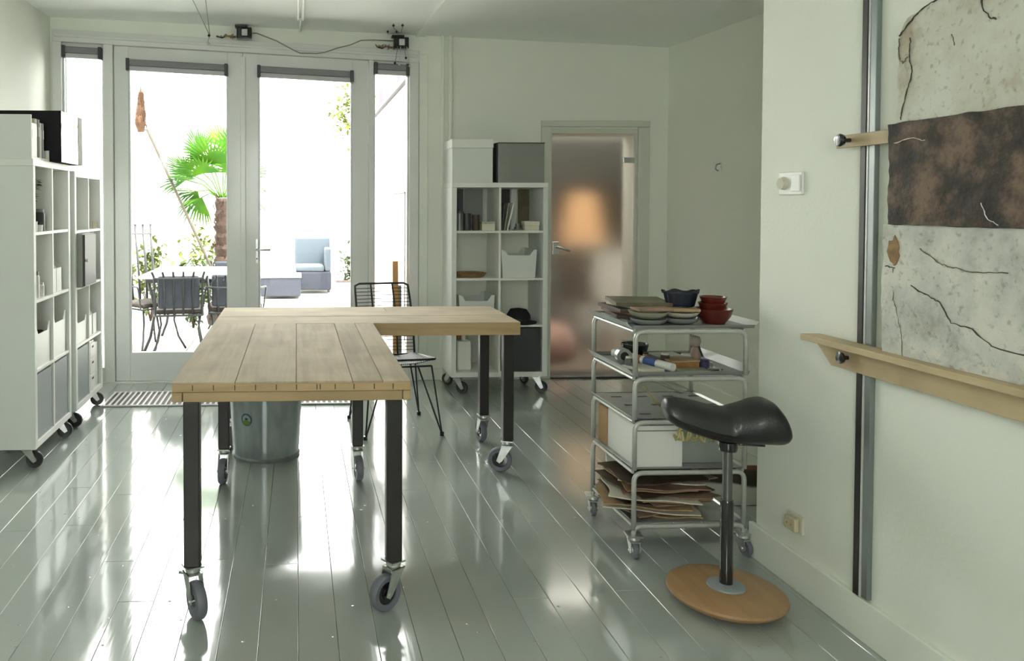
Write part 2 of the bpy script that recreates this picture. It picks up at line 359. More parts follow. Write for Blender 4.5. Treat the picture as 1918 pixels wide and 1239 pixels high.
# walls
struct(MB().box(XL - .2, XL, YR, YB + .25, -.02, 3.05).build('wall_left', 'wall'))
wb = MB(); T2 = YB + .25
wb.box(XL, -1.85, YB, T2, 0, 3.05)
wb.prism([(-1.85, zf(-1.85) + .09), (.95, zf(.95) + .09), (.95, 3.05), (-1.85, 3.05)], YB, T2)
wb.box(.95, 1.95, YB, T2, 0, 3.05); wb.box(1.95, 2.78, YB, T2, 1.99, 3.05); wb.box(2.78, XR + .2, YB, T2, 0, 3.05)
struct(wb.build('wall_back', 'wall'))
wr = MB().box(XR, XR + .2, YC, 5.27, -.02, 3.05); wr.box(XR + .004, XR + .2, 5.27, YB, -.02, 3.05)
struct(wr.build('wall_right', 'wall'))
struct(MB().box(XF, XR + .2, YR, YC, -.02, 3.05).build('wall_right_projection', 'wall', bevel=.006))
rw = MB(); a, b_, c_, d_ = -1.15, .05, .92, 2.58
rw.box(XL - .2, a, YR - .2, YR, 0, 3.05); rw.box(b_, XR, YR - .2, YR, 0, 3.05); rw.box(a, b_, YR - .2, YR, 0, c_); rw.box(a, b_, YR - .2, YR, d_, 3.05)
struct(rw.build('wall_rear', 'wall'))
w3 = sgroup('window_3')
MB().box(a, b_, YR - .12, YR - .06, c_, c_ + .06).build('sill_rail', 'frame', w3); MB().box(a, b_, YR - .12, YR - .06, d_ - .06, d_).build('head_rail', 'frame', w3)
for xx in (a, -.58, b_ - .06): MB().box(xx, xx + .06, YR - .12, YR - .06, c_ + .06, d_ - .06).build('stile', 'frame', w3)
MB().box(a + .06, b_ - .06, YR - .095, YR - .090, c_ + .06, d_ - .06).build('pane', 'glass', w3)
cb = MB(); xs, ys = (XL - .2, XR + .2), (YR - .2, YB + .25)
v = [(x, y, cz(x, y)) for y in ys for x in xs] + [(x, y, cz(x, y) + .35) for y in ys for x in xs]
cb.add(v, [(0, 1, 3, 2), (4, 6, 7, 5), (0, 4, 5, 1), (2, 3, 7, 6), (0, 2, 6, 4), (1, 5, 7, 3)])
struct(cb.build('ceiling', 'ceil'))
# a shallow boxed conduit running over the ceiling
cc = MB()
for (x0, x1, dz) in ((.93, 1.0, .012),):
    y0, y1 = 2.0, YB - .002
    v = [(x, y, cz(x, y) - e) for e in (.0, dz) for y in (y0, y1) for x in (x0, x1)]
    cc.add(v, [(0, 1, 3, 2), (4, 6, 7, 5), (0, 4, 5, 1), (2, 3, 7, 6), (0, 2, 6, 4), (1, 5, 7, 3)])
struct(cc.build('trim_1', 'ceil'))
struct(MB().box(XF - .018, XF + .001, YR, YC + .018, 0, .135).build('baseboard_right', 'wall', bevel=.004))
struct(MB().box(XR - .014, XR + .001, YC, YB, 0, .09).build('baseboard_recess', 'wall', bevel=.003))
struct(MB().box(1.03, 1.93, YB - .014, YB + .001, 0, .09).build('baseboard_back', 'wall', bevel=.003))
struct(MB().box(XL - .001, XL + .014, YR, 6.0, 0, .09).build('baseboard_left', 'wall', bevel=.003))

# ---- garden front: casing, frame posts, doors and sidelights
ca = sgroup('trim_2')
MB().prism([(-1.86, 0), (-1.79, 0), (-1.79, zf(-1.79)), (-1.86, zf(-1.86))], 6.02, 6.13).build('jamb', 'frame', ca, bevel=.004)
MB().prism([(.882, 0), (.955, 0), (.955, zf(.955)), (.882, zf(.882))], 6.02, 6.13).build('jamb', 'frame', ca, bevel=.004)
MB().box(.96, 1.03, 6.035, 6.052, 0, zf(1.0) + .07).build('casing', 'wall', ca, bevel=.004)
MB().prism([(-1.86, zf(-1.86)), (.96, zf(.96)), (.96, zf(.96) + .092), (-1.86, zf(-1.86) + .092)], 6.025, 6.13).build('head_casing', 'frame', ca, bevel=.004)
MB().prism([(-1.84, zf(-1.84) + .035), (.94, zf(.94) + .035), (.94, zf(.94) + .055), (-1.84, zf(-1.84) + .055)], 6.005, 6.026).build('head_moulding', 'frame', ca, bevel=.004)
for x0, x1 in ((-1.478, -1.405), (.566, .603)):
    MB().prism([(x0, 0), (x1, 0), (x1, zf(x1)), (x0, zf(x0))], 6.03, 6.13).build('post', 'frame', ca, bevel=.004)
for x0, x1 in ((-1.80, -1.775), (-1.495, -1.385), (-.43, -.392), (.546, .618), (.868, .893)):
    MB().prism([(x0, .012), (x1, .012), (x1, zf(x1)), (x0, zf(x0))], 6.1115, 6.135).build('rebate', 'frame', ca)
MB().prism([(-1.80, zf(-1.80) - .02), (.893, zf(.893) - .02), (.893, zf(.893) + .02), (-1.80, zf(-1.80) + .02)], 6.1355, 6.15).build('rebate', 'frame', ca)
MB().box(-1.79, .882, 6.02, 6.30, -.018, .012).build('threshold', 'frame', ca, bevel=.003)

def leaf(name, x0, x1, g0, g1, zb, y0=6.05, y1=6.105):
    r = sgroup(name); G = .0035
    zt = lambda x: zf(x) - .003
    gt = lambda x: zt(x) - .11
    MB().prism([(x0 + G, .016), (g0, .016), (g0, zt(g0)), (x0 + G, zt(x0))], y0, y1).build('stile', 'frame', r, bevel=.003)
    MB().prism([(g1, .016), (x1 - G, .016), (x1 - G, zt(x1)), (g1, zt(g1))], y0, y1).build('stile', 'frame', r, bevel=.003)
    MB().box(g0, g1, y0 + .001, y1, .016, zb).build('bottom_rail', 'frame', r, bevel=.003)
    MB().prism([(g0, gt(g0)), (g1, gt(g1)), (g1, zt(g1)), (g0, zt(g0))], y0 + .001, y1).build('top_rail', 'frame', r, bevel=.003)
    MB().prism([(g0, zb), (g1, zb), (g1, gt(g1)), (g0, gt(g0))], 6.078, 6.083).build('pane', 'glass', r)
    for (a, b) in ((g0, g0 + .012), (g1 - .012, g1)):
        MB().prism([(a, zb), (b, zb), (b, gt(b)), (a, gt(a))], y0 + .008, 6.077).build('glazing_bead', 'frame', r, bevel=.002)
    return r
d1 = leaf('door_1', -1.403, -.411, -1.29, -.53, .235)
d2 = leaf('door_2', -.411, .564, -.292, .437, .235)
MB().box(-.432, -.392, 6.032, 6.0495, .03, zf(-.41) - .03).build('astragal', 'frame', d1, bevel=.004)
# handle on the closing stile
hd = MB().box(-.318, -.296, 6.042, 6.0495, .93, 1.12).build('lock_plate', 'zinc', d2, bevel=.002)
MB().tube(rpath([(-.307, 6.049, 1.035), (-.307, 6.005, 1.035), (-.20, 6.005, 1.035)], .015), .008, 8).build('door_handle', 'zinc', d2, smooth=True)
MB().lathe([(0, 6.041), (.006, 6.041), (.006, 6.045)], 10, (-.307, 0, .965), 'y').build('keyhole', 'black', d2)
def sidelight(name, x0, x1, zb):
    r = sgroup(name); zt = zf
    MB().prism([(x0, zb), (x1, zb), (x1, zt(x1) - .04), (x0, zt(x0) - .04)], 6.078, 6.083).build('pane', 'glass', r)
    MB().box(x0, x1, 6.05, 6.11, .013, zb).build('bottom_rail', 'frame', r, bevel=.003)
    MB().prism([(x0, zt(x0) - .04), (x1, zt(x1) - .04), (x1, zt(x1)), (x0, zt(x0))], 6.05, 6.11).build('top_rail', 'frame', r, bevel=.003)
    for (a, b) in ((x0, x0 + .014), (x1 - .014, x1)):
        MB().prism([(a, zb), (b, zb), (b, zt(b) - .04), (a, zt(a) - .04)], 6.055, 6.077).build('glazing_bead', 'frame', r, bevel=.002)
sidelight('window_1', -1.79, -1.478, .12); sidelight('window_2', .603, .882, .12)

# roller blinds
def blind(x0, x1, zoff, label, zt=zf):
    c = (x0 + x1) / 2; t = thing('roller_blind', label, 'blind', (c, 6.025, zt(c) - zoff), 0, 'roller blinds on the garden front')
    s = -.05; h = (x1 - x0) / 2
    q = lambda x, z: (x, z + s * x)
    MB().prism([q(-h + .02, -.050), q(h - .02, -.050), q(h - .02, 0), q(-h + .02, 0)], -.022, .024).build('cassette', 'blind', t, bevel=.008)
    MB().prism([q(-h + .02, -.086), q(h - .02, -.086), q(h - .02, -.0505), q(-h + .02, -.0505)], -.012, .016).build('bottom_bar', 'blindl', t, bevel=.004)
    for a, b in ((-h, -h + .026), (h - .026, h)):
        MB().prism([q(a, -.088), q(b, -.088), q(b, .006), q(a, .006)], -.028, .024).build('end_cap', 'darkgrey', t, bevel=.004)
    return t
blind(-1.782, -1.483, .035, 'short grey roller blind heading the narrow window beside the shelving')
blind(-1.30, -.525, .105, 'long grey roller blind rolled up on the door leaf facing the palm')
blind(-.30, .445, .100, 'long purplish grey roller blind on the door leaf with the lever handle')
blind(.605, .88, .025, 'short grey roller blind behind dangling beads above the slim window')

# floor grille in front of the garden doors
g = thing('floor_grille', 'pale slatted convector grille let in the floor before the garden doors', 'grille', (-.46, 5.52, 0))
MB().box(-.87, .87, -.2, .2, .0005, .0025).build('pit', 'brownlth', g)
for i in range(46):
    xx = -.865 + i * .0384
    if i == 0: sl = MB().box(-.0085, .0085, -.2, .2, .0026, .011).build('slat', 'frame', g, loc=(xx, 0, 0), bevel=.002, seg=1); continue
    c = sl.copy(); COL.objects.link(c); c.location = (xx, 0, 0)
for yy in (-.2, .188): MB().box(-.88, .88, yy, yy + .012, .0004, .0115).build('edge_strip', 'frame', g)

# wall pipes
for xx, r, lb in ((1.145, .013, 'slim white heating pipe, the one nearer the garden doors'), (1.205, .016, 'thicker white heating pipe rising behind the tall shelf of tins')):
    t = thing('wall_pipe', lb, 'pipe', (xx, 6.025, 0), 0, 'vertical pipes on the back wall')
    MB().tube([(0, 0, .0), (0, 0, cz(xx, 6.02) + .01)], r, 12).build('pipe_run', 'wall', t, smooth='auto')
    MB().lathe([(r + .006, 0), (r + .006, .02), (r, .022)], 12, (0, 0, 2.2)).build('pipe_clip', 'wall', t)

# interior glass door
tr = sgroup('trim_3')
MB().box(1.93, 2.01, 6.025, 6.052, 0, 2.0).build('casing', 'trimw', tr, bevel=.006)
MB().box(2.71, 2.80, 6.025, 6.052, 0, 2.0).build('casing', 'trimw', tr, bevel=.006)
MB().box(1.93, 2.80, 6.020, 6.052, 2.0, 2.05).build('head_casing', 'trimw', tr, bevel=.006)
MB().box(1.95, 2.02, 6.052, 6.28, 0, 1.99).build('jamb', 'trimw', tr); MB().box(2.69, 2.78, 6.052, 6.28, 0, 1.99).build('jamb', 'trimw', tr)
MB().box(2.02, 2.69, 6.052, 6.28, 1.95, 1.99).build('head_jamb', 'trimw', tr)
MB().box(2.02, 2.69, 6.03, 6.30, -.018, .012).build('threshold', 'darkgrey', tr)
d3 = sgroup('door_3')
MB().box(2.026, 2.684, 6.072, 6.080, .016, 1.944).build('pane', 'frost', d3)
for zz in (1.74, .28):
    MB().box(2.60, 2.69, 6.058, 6.0715, zz - .022, zz + .022).build('hinge', 'zinc', d3, bevel=.003)
MB().box(2.035, 2.085, 6.060, 6.0715, .99, 1.09).build('lock_case', 'zinc', d3, bevel=.004)
MB().tube(rpath([(2.06, 6.062, 1.05), (2.06, 6.02, 1.05), (2.16, 6.02, 1.02)], .015), .009, 8).build('door_handle', 'zinc', d3, smooth=True)

# room beyond the frosted door
br = MB(); x0, x1, y0, y1 = 1.55, 4.2, T2, 9.4
br.box(x0, x1, y0, y1, -.1, -.0); st = struct(br.build('floor_far_room', mat('brown_far_floor', (.22, .17, .13), .5, var=.2)))
struct(MB().box(x0 - .1, x0, y0, y1, 0, 2.6).build('wall_far_left', 'gwall')); struct(MB().box(x1, x1 + .1, y0, y1, 0, 2.6).build('wall_far_right', 'gwall'))
struct(MB().box(XR + .2, x1 + .1, y0 - .1, y0, -.1, 2.6).build('wall_far_front', 'wall'))
struct(MB().box(x0 - .1, x1 + .1, y1, y1 + .1, 0, 2.6).build('wall_far_back', mat('grey_far_wall', (.34, .35, .34), .8)))
struct(MB().box(x0 - .1, x1 + .1, y0, y1 + .1, 2.5, 2.6).build('ceiling_far_room', 'ceil'))
struct(MB().box(x0, x1, 7.4, 7.6, 2.02, 2.5).build('trim_4', mat('dark_far_beam', (.13, .13, .115), .8)))
L = bpy.data.lights.new('far_room_fill_light', 'AREA'); L.size = 1.6; L.energy = 20; L.color = (1, .93, .84)  # added area light that brightens the far room, no fixture behind it
lo = bpy.data.objects.new('far_room_fill_light', L); COL.objects.link(lo); lo.location = (2.7, 7.0, 2.46)
t = thing('floor_lamp', 'orange glowing lampshade blurred by the frosted door', 'lamp', (2.88, 7.7, 0))
MB().lathe([(.13, 0), (.13, .02), (.012, .03), (.012, .98)], 20).build('base', 'darkgrey', t, smooth='auto')
MB().lathe([(.24, 1.0), (.14, 1.50)], 28).build('lamp_shade', emit('orange_shade', (.50, .28, .13), .10), t, smooth='auto')
t = thing('sideboard', 'white kitchen unit blurred behind the frosted door', 'cabinet', (3.40, 8.3, 0))
MB().box(-.42, .42, -.25, .25, .0, .88).build('carcass', 'white', t, bevel=.01)
for q in (-.41, .005): MB().box(q, q + .405, -.268, -.251, .06, .85).build('door', 'white', t, bevel=.004)
MB().box(-.43, .43, -.28, .26, .881, .91).build('worktop', 'cream', t, bevel=.004)
t = thing('wall_cabinet', 'brown wall cabinet blurred in the far room over the white unit', 'cabinet', (3.66, 9.08, 1.0))
MB().box(-.5, .5, 0, .3, 0, .62).build('carcass', mat('brown_cabinet', (.12, .075, .05), .5), t, bevel=.006)
MB().box(-.49, -.005, -.018, -.001, .01, .61).build('door', M['brownlth'], t); MB().box(.005, .49, -.018, -.001, .01, .61).build('door', M['brownlth'], t)
tag(MB().lathe([(.0, 0), (.05, 0), (.07, .1), (.05, .2), (.035, .26), (.045, .29)], 18).build('vase', 'bluegrey', loc=(3.18, 8.12, .911), smooth=True), 'dark slim vase standing on the blurred white unit', 'vase')
t = thing('stool', 'dark backed stool blurred behind the frosted door', 'stool', (2.72, 7.25, 0))
MB().box(-.17, .17, -.17, .17, .46, .50).build('seat', 'brownlth', t, bevel=.01); MB().box(-.17, .17, .15, .17, .5, .92).build('backrest', 'brownlth', t, bevel=.01)
for sx in (-1, 1):
    for sy in (-1, 1): MB().tube([(sx * .15, sy * .15, .46), (sx * .18, sy * .18, 0)], .014, 8).build('leg', 'brownlth', t)
tag(MB().lathe([(0, 0), (.30, .01), (.34, .12), (.28, .28), (0, .33)], 24).build('pouf', mat('pink_fabric', (.50, .30, .26), .9), loc=(2.20, 6.95, 0), smooth=True), 'pinkish round pouf blurred low behind the frosted door', 'pouf')

# ------------------------------------------------------------------ outside
struct(MB().box(-9, 9, T2, 16, -.25, -.02).build('ground_terrace', 'paving'))
pv = bpy.data.objects['ground_terrace']; pm = None
for iy in range(9):
    for ix in range(7):
        xx = -2.05 + ix * .5; yy = 6.31 + iy * .5
        if pm is None:
            o = MB().box(.004, .496, .004, .496, -.02, .0).build('paver', 'paving', pv, bevel=.004, seg=1); pm = o
        else: o = pm.copy(); COL.objects.link(o)
        o.location = (xx, yy, random.uniform(-.002, .001))
struct(MB().box(-2.25, -2.05, T2, 14, -.02, 2.35).build('wall_garden_left', 'gwall'))
struct(MB().box(-2.25, 1.5, 13.6, 13.8, -.02, 2.2).build('wall_garden_back', 'gwall'))
gb = thing('outbuilding', 'white painted brick outbuilding with a sloping grey eave line', 'building', (1.12, 6.9, 0))
MB().box(0, .25, .0, 6.0, 0, 2.62).build('wall', 'gwall', gb)
bk = None; rng = random.Random(3)
for r_ in range(14):                       # the upper courses, where the joints show
    for k in range(15):
        yy = 1.0 + k * .22 + (r_ % 2) * .11; zz = 1.55 + r_ * .076
        if bk is None: bk = MB().box(-.012, .0, 0, .21, 0, .066).build('brick', 'gwall', gb, bevel=.003, seg=1); o = bk
        else: o = bk.copy(); COL.objects.link(o)
        o.location = (rng.uniform(-.003, .002), yy, zz)
MB().box(-.05, .28, -.05, 6.05, 2.62, 2.68).build('eave', 'eave', gb, bevel=.004)
dr = MB().box(-.02, -.001, .95, 1.75, 0, 1.50).build('door', 'gwall', gb, bevel=.003)
for (a, b, c, d) in ((.93, .945, 0, 1.52), (1.755, 1.77, 0, 1.52)): MB().box(-.022, 0, a, b, c, d).build('door_joint', 'eave', gb)
MB().box(-.022, 0, .93, 1.77, 1.505, 1.52).build('door_joint', 'eave', gb)
t = thing('downpipe', 'lilac grey downpipe above the outbuilding eave', 'pipe', (1.22, 11.0, 2.685))
MB().tube([(0, 0, 0), (0, 0, 1.2)], .07, 10).build('pipe_run', 'pipe_l', t, smooth='auto'); MB().lathe([(.09, 1.2), (.09, 1.26)], 10).build('cap', 'pipe_l', t)
t = thing('chimney_pot', 'short lilac chimney pot over the outbuilding eave', 'chimney', (1.22, 9.0, 2.685))
MB().tube([(0, 0, 0), (0, 0, .55)], .08, 10).build('pot', 'pipe_l', t, smooth='auto'); MB().lathe([(.10, .55), (.10, .6)], 10).build('cap', 'pipe_l', t)

def leaf_mb(mb, p, d, up, ln, w):
    d = Vector(d).normalized(); s = d.cross(Vector(up)).normalized(); n = s.cross(d); p = Vector(p)
    mb.add([p, p + d * ln * .45 + s * w + n * w * .3, p + d * ln, p + d * ln * .45 - s * w + n * w * .3], [(0, 1, 2), (0, 2, 3)])
# fan palm
pl = thing('fan_palm', 'bright green fan palm with a shaggy brown trunk behind the garden table', 'palm tree', (-.865, 9.0, 0))
tk = MB(); P, R_ = [], []
for i in range(34):
    z = 1.46 * i / 33; P.append((.02 * sin(z * 2), .02 * cos(z * 3), z)); R_.append((.125 - .035 * z) * (1.0 + .22 * ((i % 3) - 1) * .5) + (.05 if z < .25 else 0))
tk.tube(P, R_, 14); rr = random.Random(5)
for i in range(170):
    a = rr.uniform(0, 2 * pi); z = rr.uniform(.1, 1.45); r0 = .125 - .035 * z
    leaf_mb(tk, (r0 * cos(a), r0 * sin(a), z), (cos(a) * .6, sin(a) * .6, .9), (0, 0, 1), .10, .012)
tk.build('trunk', 'bark', pl)
fr = random.Random(11)
def frond(base, tip, fan, spread, droop, seed):
    q = random.Random(seed); mb = MB(); b, t = Vector(base), Vector(tip)
    mid = (b + t) / 2 + Vector((0, 0, .05)); mb.tube([b, mid, t], .008, 5)
    d = (t - b).normalized(); side = d.cross(Vector((0, .5, 1))).normalized(); nrm = side.cross(d)
    n = 22
    for k in range(n):
        a = (k / (n - 1) - .5) * 2 * spread; dd = (d * cos(a) + side * sin(a)).normalized()
        ln = fan * (1 - .25 * abs(a) / spread) * q.uniform(.9, 1.08)
        p1 = t + dd * ln * .55 + Vector((0, 0, -droop * .15)); p2 = t + dd * ln + Vector((0, 0, -droop * ln))
        w = .015; s = nrm.cross(dd).normalized() * w
        mb.add([t - s * .2, t + s * .2, p1 + s, p1 - s, p2], [(0, 1, 2, 3), (3, 2, 4)])
    return mb
crown = Vector((0.02, 0, 1.47))
specs = [(-58, .45, .10), (-28, .55, .1), (-4, .60, .05), (18, .50, .1), (50, .30, .3), (-85, .30, .5), (-40, .30, .25), (8, .32, .05), (-100, .26, .8), (75, .25, .6), (-15, .35, .1), (35, .28, .2), (-68, .40, .4), (100, .2, .8)]
for i, (ang, ln, dr_) in enumerate(specs):
    a = radians(ang); yq = fr.uniform(-.45, .45)
    tip = crown + Vector((sin(a) * ln, yq, cos(a) * ln * .95 + .05))
    frond(crown + Vector((sin(a) * .05, 0, 0)), tip, .46, radians(82), dr_, i).build('frond', 'palm', pl)

def shrub(name, label, cat, loc, n, rx, ry, rz, ln, m, seed, stems=5):
    q = random.Random(seed); t = thing(name, label, cat, loc)
    sb = MB()
    for k in range(stems):
        a = q.uniform(0, 2 * pi); sb.tube([(0, 0, 0), (rx * .3 * cos(a), ry * .3 * sin(a), rz * .5), (rx * .7 * cos(a), ry * .7 * sin(a), rz * q.uniform(.8, 1.5))], [.012, .008, .004], 5)
    sb.build('stem', 'bark', t)
    f = MB()
    for k in range(n):
        u = Vector((q.gauss(0, 1), q.gauss(0, 1), q.gauss(0, 1))).normalized() * q.uniform(.3, 1)
        p = (u.x * rx, u.y * ry, rz + u.z * rz * .95)
        leaf_mb(f, p, (q.uniform(-1, 1), q.uniform(-1, 1), q.uniform(-.6, .9)), (q.uniform(-.3, .3), q.uniform(-.3, .3), 1), ln * q.uniform(.7, 1.3), ln * .3)
    o = f.build('foliage', m, t); o['kind'] = 'stuff'; return t
shrub('shrub', 'low leafy shrub with yellow green leaves against the palm trunk', 'shrub', (-1.28, 9.9, 0), 420, .42, .3, .36, .11, 'leafd', 1)
shrub('shrub', 'taller loose shrub behind the iron chair with tall spindles', 'shrub', (-1.74, 9.3, 0), 300, .24, .3, .55, .10, 'leafy', 2)
shrub('shrub', 'sparse pale shrub between the iron chair and the palm', 'shrub', (-1.25, 11.2, 0), 330, .62, .3, .62, .12, 'leafy', 3)
shrub('shrub', 'small dark shrub at the foot of the palm', 'shrub', (-1.16, 8.75, 0), 160, .12, .10, .26, .08, 'leafd', 4)
def small_tree(name, label, cat, loc, zc, n, rx, ry, rz, ln, m, seed):
    q = random.Random(seed); t = thing(name, label, cat, loc)
    tr_ = MB(); tr_.tube([(0, 0, 0), (.02, 0, zc * .5), (-.01, 0, zc)], [.05, .035, .015], 8)
    tr_.build('trunk', 'bark', t)
    for k in range(5):
        a = q.uniform(0, 2 * pi); z0 = zc * q.uniform(.7, .9)
        MB().tube([(0, 0, z0), (rx * .4 * cos(a), ry * .4 * sin(a), zc), (rx * .9 * cos(a), ry * .9 * sin(a), zc + rz * q.uniform(-.3, .9))], [.015, .01, .004], 5).build('branch', 'bark', t)
    f = MB()
    for k in range(n):
        u = Vector((q.gauss(0, 1), q.gauss(0, 1), q.gauss(0, 1))).normalized() * q.uniform(.35, 1)
        leaf_mb(f, (u.x * rx, u.y * ry, zc + u.z * rz), (q.uniform(-1, 1), q.uniform(-1, 1), q.uniform(-.6, .6)), (q.uniform(-.3, .3), q.uniform(-.3, .3), 1), ln * q.uniform(.7, 1.3), ln * .3)
    f.build('foliage', m, t)['kind'] = 'stuff'; return t
small_tree('slim_tree', 'slim yellow green tree crown against the sky beside the outbuilding', 'tree', (1.0, 13.28, 0), 2.95, 420, .50, .28, .60, .12, 'leafy', 6)
shrub('shrub', 'thin upright shrub beside the pale garden armchair', 'shrub', (.74, 11.2, 0), 120, .12, .1, .42, .09, 'leafd', 8)

# long leaning pole with a dry tuft
t = thing('pole_brush', 'long thin pole with a dry brown tuft, leaning across the garden', 'brush', (-.62, 8.55, 0))
a, b = Vector((0, 0, 0)), Vector((-1.0, .0, 2.20))
MB().tube([a, b], .017, 6).build('pole', 'pole', t)
MB().tube([b, b + Vector((-.03, 0, .10)), b + Vector((-.05, 0, .2))], .007, 6).build('hook', 'pole', t)
MB().tube([b, b + Vector((-.10, 0, .02))], .008, 6).build('crosspiece', 'pole', t)
tf = MB(); q = random.Random(4); c = b + Vector((-.07, 0, -.0))
tf.tube([c + Vector((0, 0, -.02)), c + Vector((-.01, 0, .08)), c + Vector((-.01, 0, .22)), c + Vector((0, 0, .48))], [.035, .06, .045, .004], 10)
for k in range(240):
    h = q.random(); aa = q.uniform(0, 2 * pi); r = .055 * (1 - h * .8)
    leaf_mb(tf, c + Vector((r * cos(aa), r * sin(aa), h * .36)), (cos(aa) * .3, sin(aa) * .3, 1), (cos(aa), sin(aa), 0), .09, .006)
o = tf.build('tuft', 'broomh', t); o['kind'] = 'stuff'

# garden table and iron chairs
t = thing('garden_table', 'white topped iron garden table seen through the door', 'table', (-.92, 7.72, 0))
MB().box(-.53, .53, -.55, .55, .70, .73).build('tabletop', 'gtop', t, bevel=.008)
MB().box(-.47, .47, -.49, -.47, .66, .70).build('apron', 'iron', t); MB().box(-.47, .47, .47, .49, .66, .70).build('apron', 'iron', t)
for sx in (-1, 1):
    for sy in (-1, 1):
        MB().tube([(sx * .46, sy * .47, .70), (sx * .40, sy * .42, .40), (sx * .44, sy * .46, .15), (sx * .50, sy * .5, 0)], .014, 8).build('leg', 'iron', t, smooth=True)
def iron_chair(label, loc, rz, tall):
    t = thing('iron_chair', label, 'chair', loc, rz, 'wrought iron garden chairs')
    MB().box(-.20, .20, -.20, .20, .42, .46).build('seat', 'seatbr', t, bevel=.015)
    MB().tube(rpath([(-.21, -.21, .41), (.21, -.21, .41), (.21, .21, .41), (-.21, .21, .41), (-.21, -.20, .41)], .03), .010, 6).build('seat_frame', 'iron', t, smooth=True)
    for sx in (-1, 1):
        for sy in (-1, 1):
            MB().tube([(sx * .19, sy * .19, .41), (sx * .17, sy * .17, .28), (sx * .20, sy * .20, .12), (sx * .25, sy * .25, 0)], .010, 6).build('leg', 'iron', t, smooth=True)
    n = 6 if tall else 4
    for k in range(n):
        x = -.20 + .40 * k / (n - 1)
        o = MB().tube([(x, .20, .42), (x * 1.05, .23, .75), (x * 1.12, .29, tall)], .012, 6).build('spindle', 'iron', t, smooth=True)
        if tall > 1: MB().lathe([(0, -.018), (.017, 0), (0, .018)], 8, (x * 1.12, .29, tall + .01)).build('finial', 'iron', o)
    MB().tube([(-.215, .27, tall * .93), (0, .285, tall * .93), (.215, .27, tall * .93)], .008, 6).build('back_rail', 'iron', t)
    if tall < 1: MB().box(-.18, .18, .175, .215, .47, .76).build('back_cushion', 'sofag', t, bevel=.02)
    MB().tube(rpath([(-.21, -.18, .41), (-.24, -.18, .62), (-.22, .22, .64)], .03), .008, 6).build('armrest', 'iron', t)
    MB().tube(rpath([(.21, -.18, .41), (.24, -.18, .62), (.22, .22, .64)], .03), .008, 6).build('armrest', 'iron', t)
    return t
iron_chair('tall spindle backed iron chair at the end of the garden table', (-1.42, 7.50, 0), radians(45), 1.18)
iron_chair('low iron chair with a grey back cushion tucked in before the garden table', (-1.06, 7.05, 0), radians(187), .80)
iron_chair('iron chair half hidden behind the workbench corner, beneath the garden table', (-.55, 7.15, 0), radians(170), .70)
iron_chair('iron chair on the far side of the garden table nearest the palm', (-.70, 8.45, 0), radians(8), .70)

t = thing('garden_ottoman', 'dark grey wicker ottoman with candles on the terrace', 'ottoman', (-.235, 11.8, 0))
MB().box(-.30, .30, -.28, .28, .02, .30).build('body', 'sofag', t, bevel=.02); MB().box(-.31, .31, -.29, .29, .30, .33).build('tray_top', 'gtop', t, bevel=.01)
for k, (dx, hh) in enumerate(((-.18, .13), (.06, .17), (.2, .10))):
    tag(MB().lathe([(0, 0), (.03, 0), (.03, hh), (0, hh)], 12).build('candle', 'cream', loc=(-.235 + dx, 11.75 + .04 * k, .331), smooth='auto'),
        ['short cream candle over the ottoman corner by the door handle', 'tallest cream candle in the middle of the ottoman', 'smallest cream candle on the ottoman beside the armchair'][k], 'candle', 'candles on the ottoman')
t = thing('garden_armchair', 'pale blue grey outdoor armchair with an open front', 'armchair', (.27, 12.5, 0))
MB().box(-.30, .28, -.30, .32, .04, .33).build('base', 'sofag', t, bevel=.02); MB().box(-.29, .17, -.30, .20, .331, .43).build('seat_cushion', 'sofal', t, bevel=.03)
MB().box(-.30, .28, .21, .33, .331, .86).build('backrest', 'sofal', t, bevel=.03); MB().box(.18, .28, -.28, .20, .331, .70).build('armrest', 'sofal', t, bevel=.03)
for sx in (-.26, .24):
    for sy in (-.26, .28): MB().box(sx - .02, sx + .02, sy - .02, sy + .02, 0, .04).build('foot', 'iron', t)
t = thing('planter', 'small dark planter box near the outbuilding foot', 'planter', (.66, 10.6, 0))
MB().prism([(-.13, 0), (.13, 0), (.16, .33), (-.16, .33)], -.15, .15).build('pot', 'gwall', t, bevel=.01); MB().box(-.12, .12, -.12, .12, .331, .34).build('soil', 'bark', t)

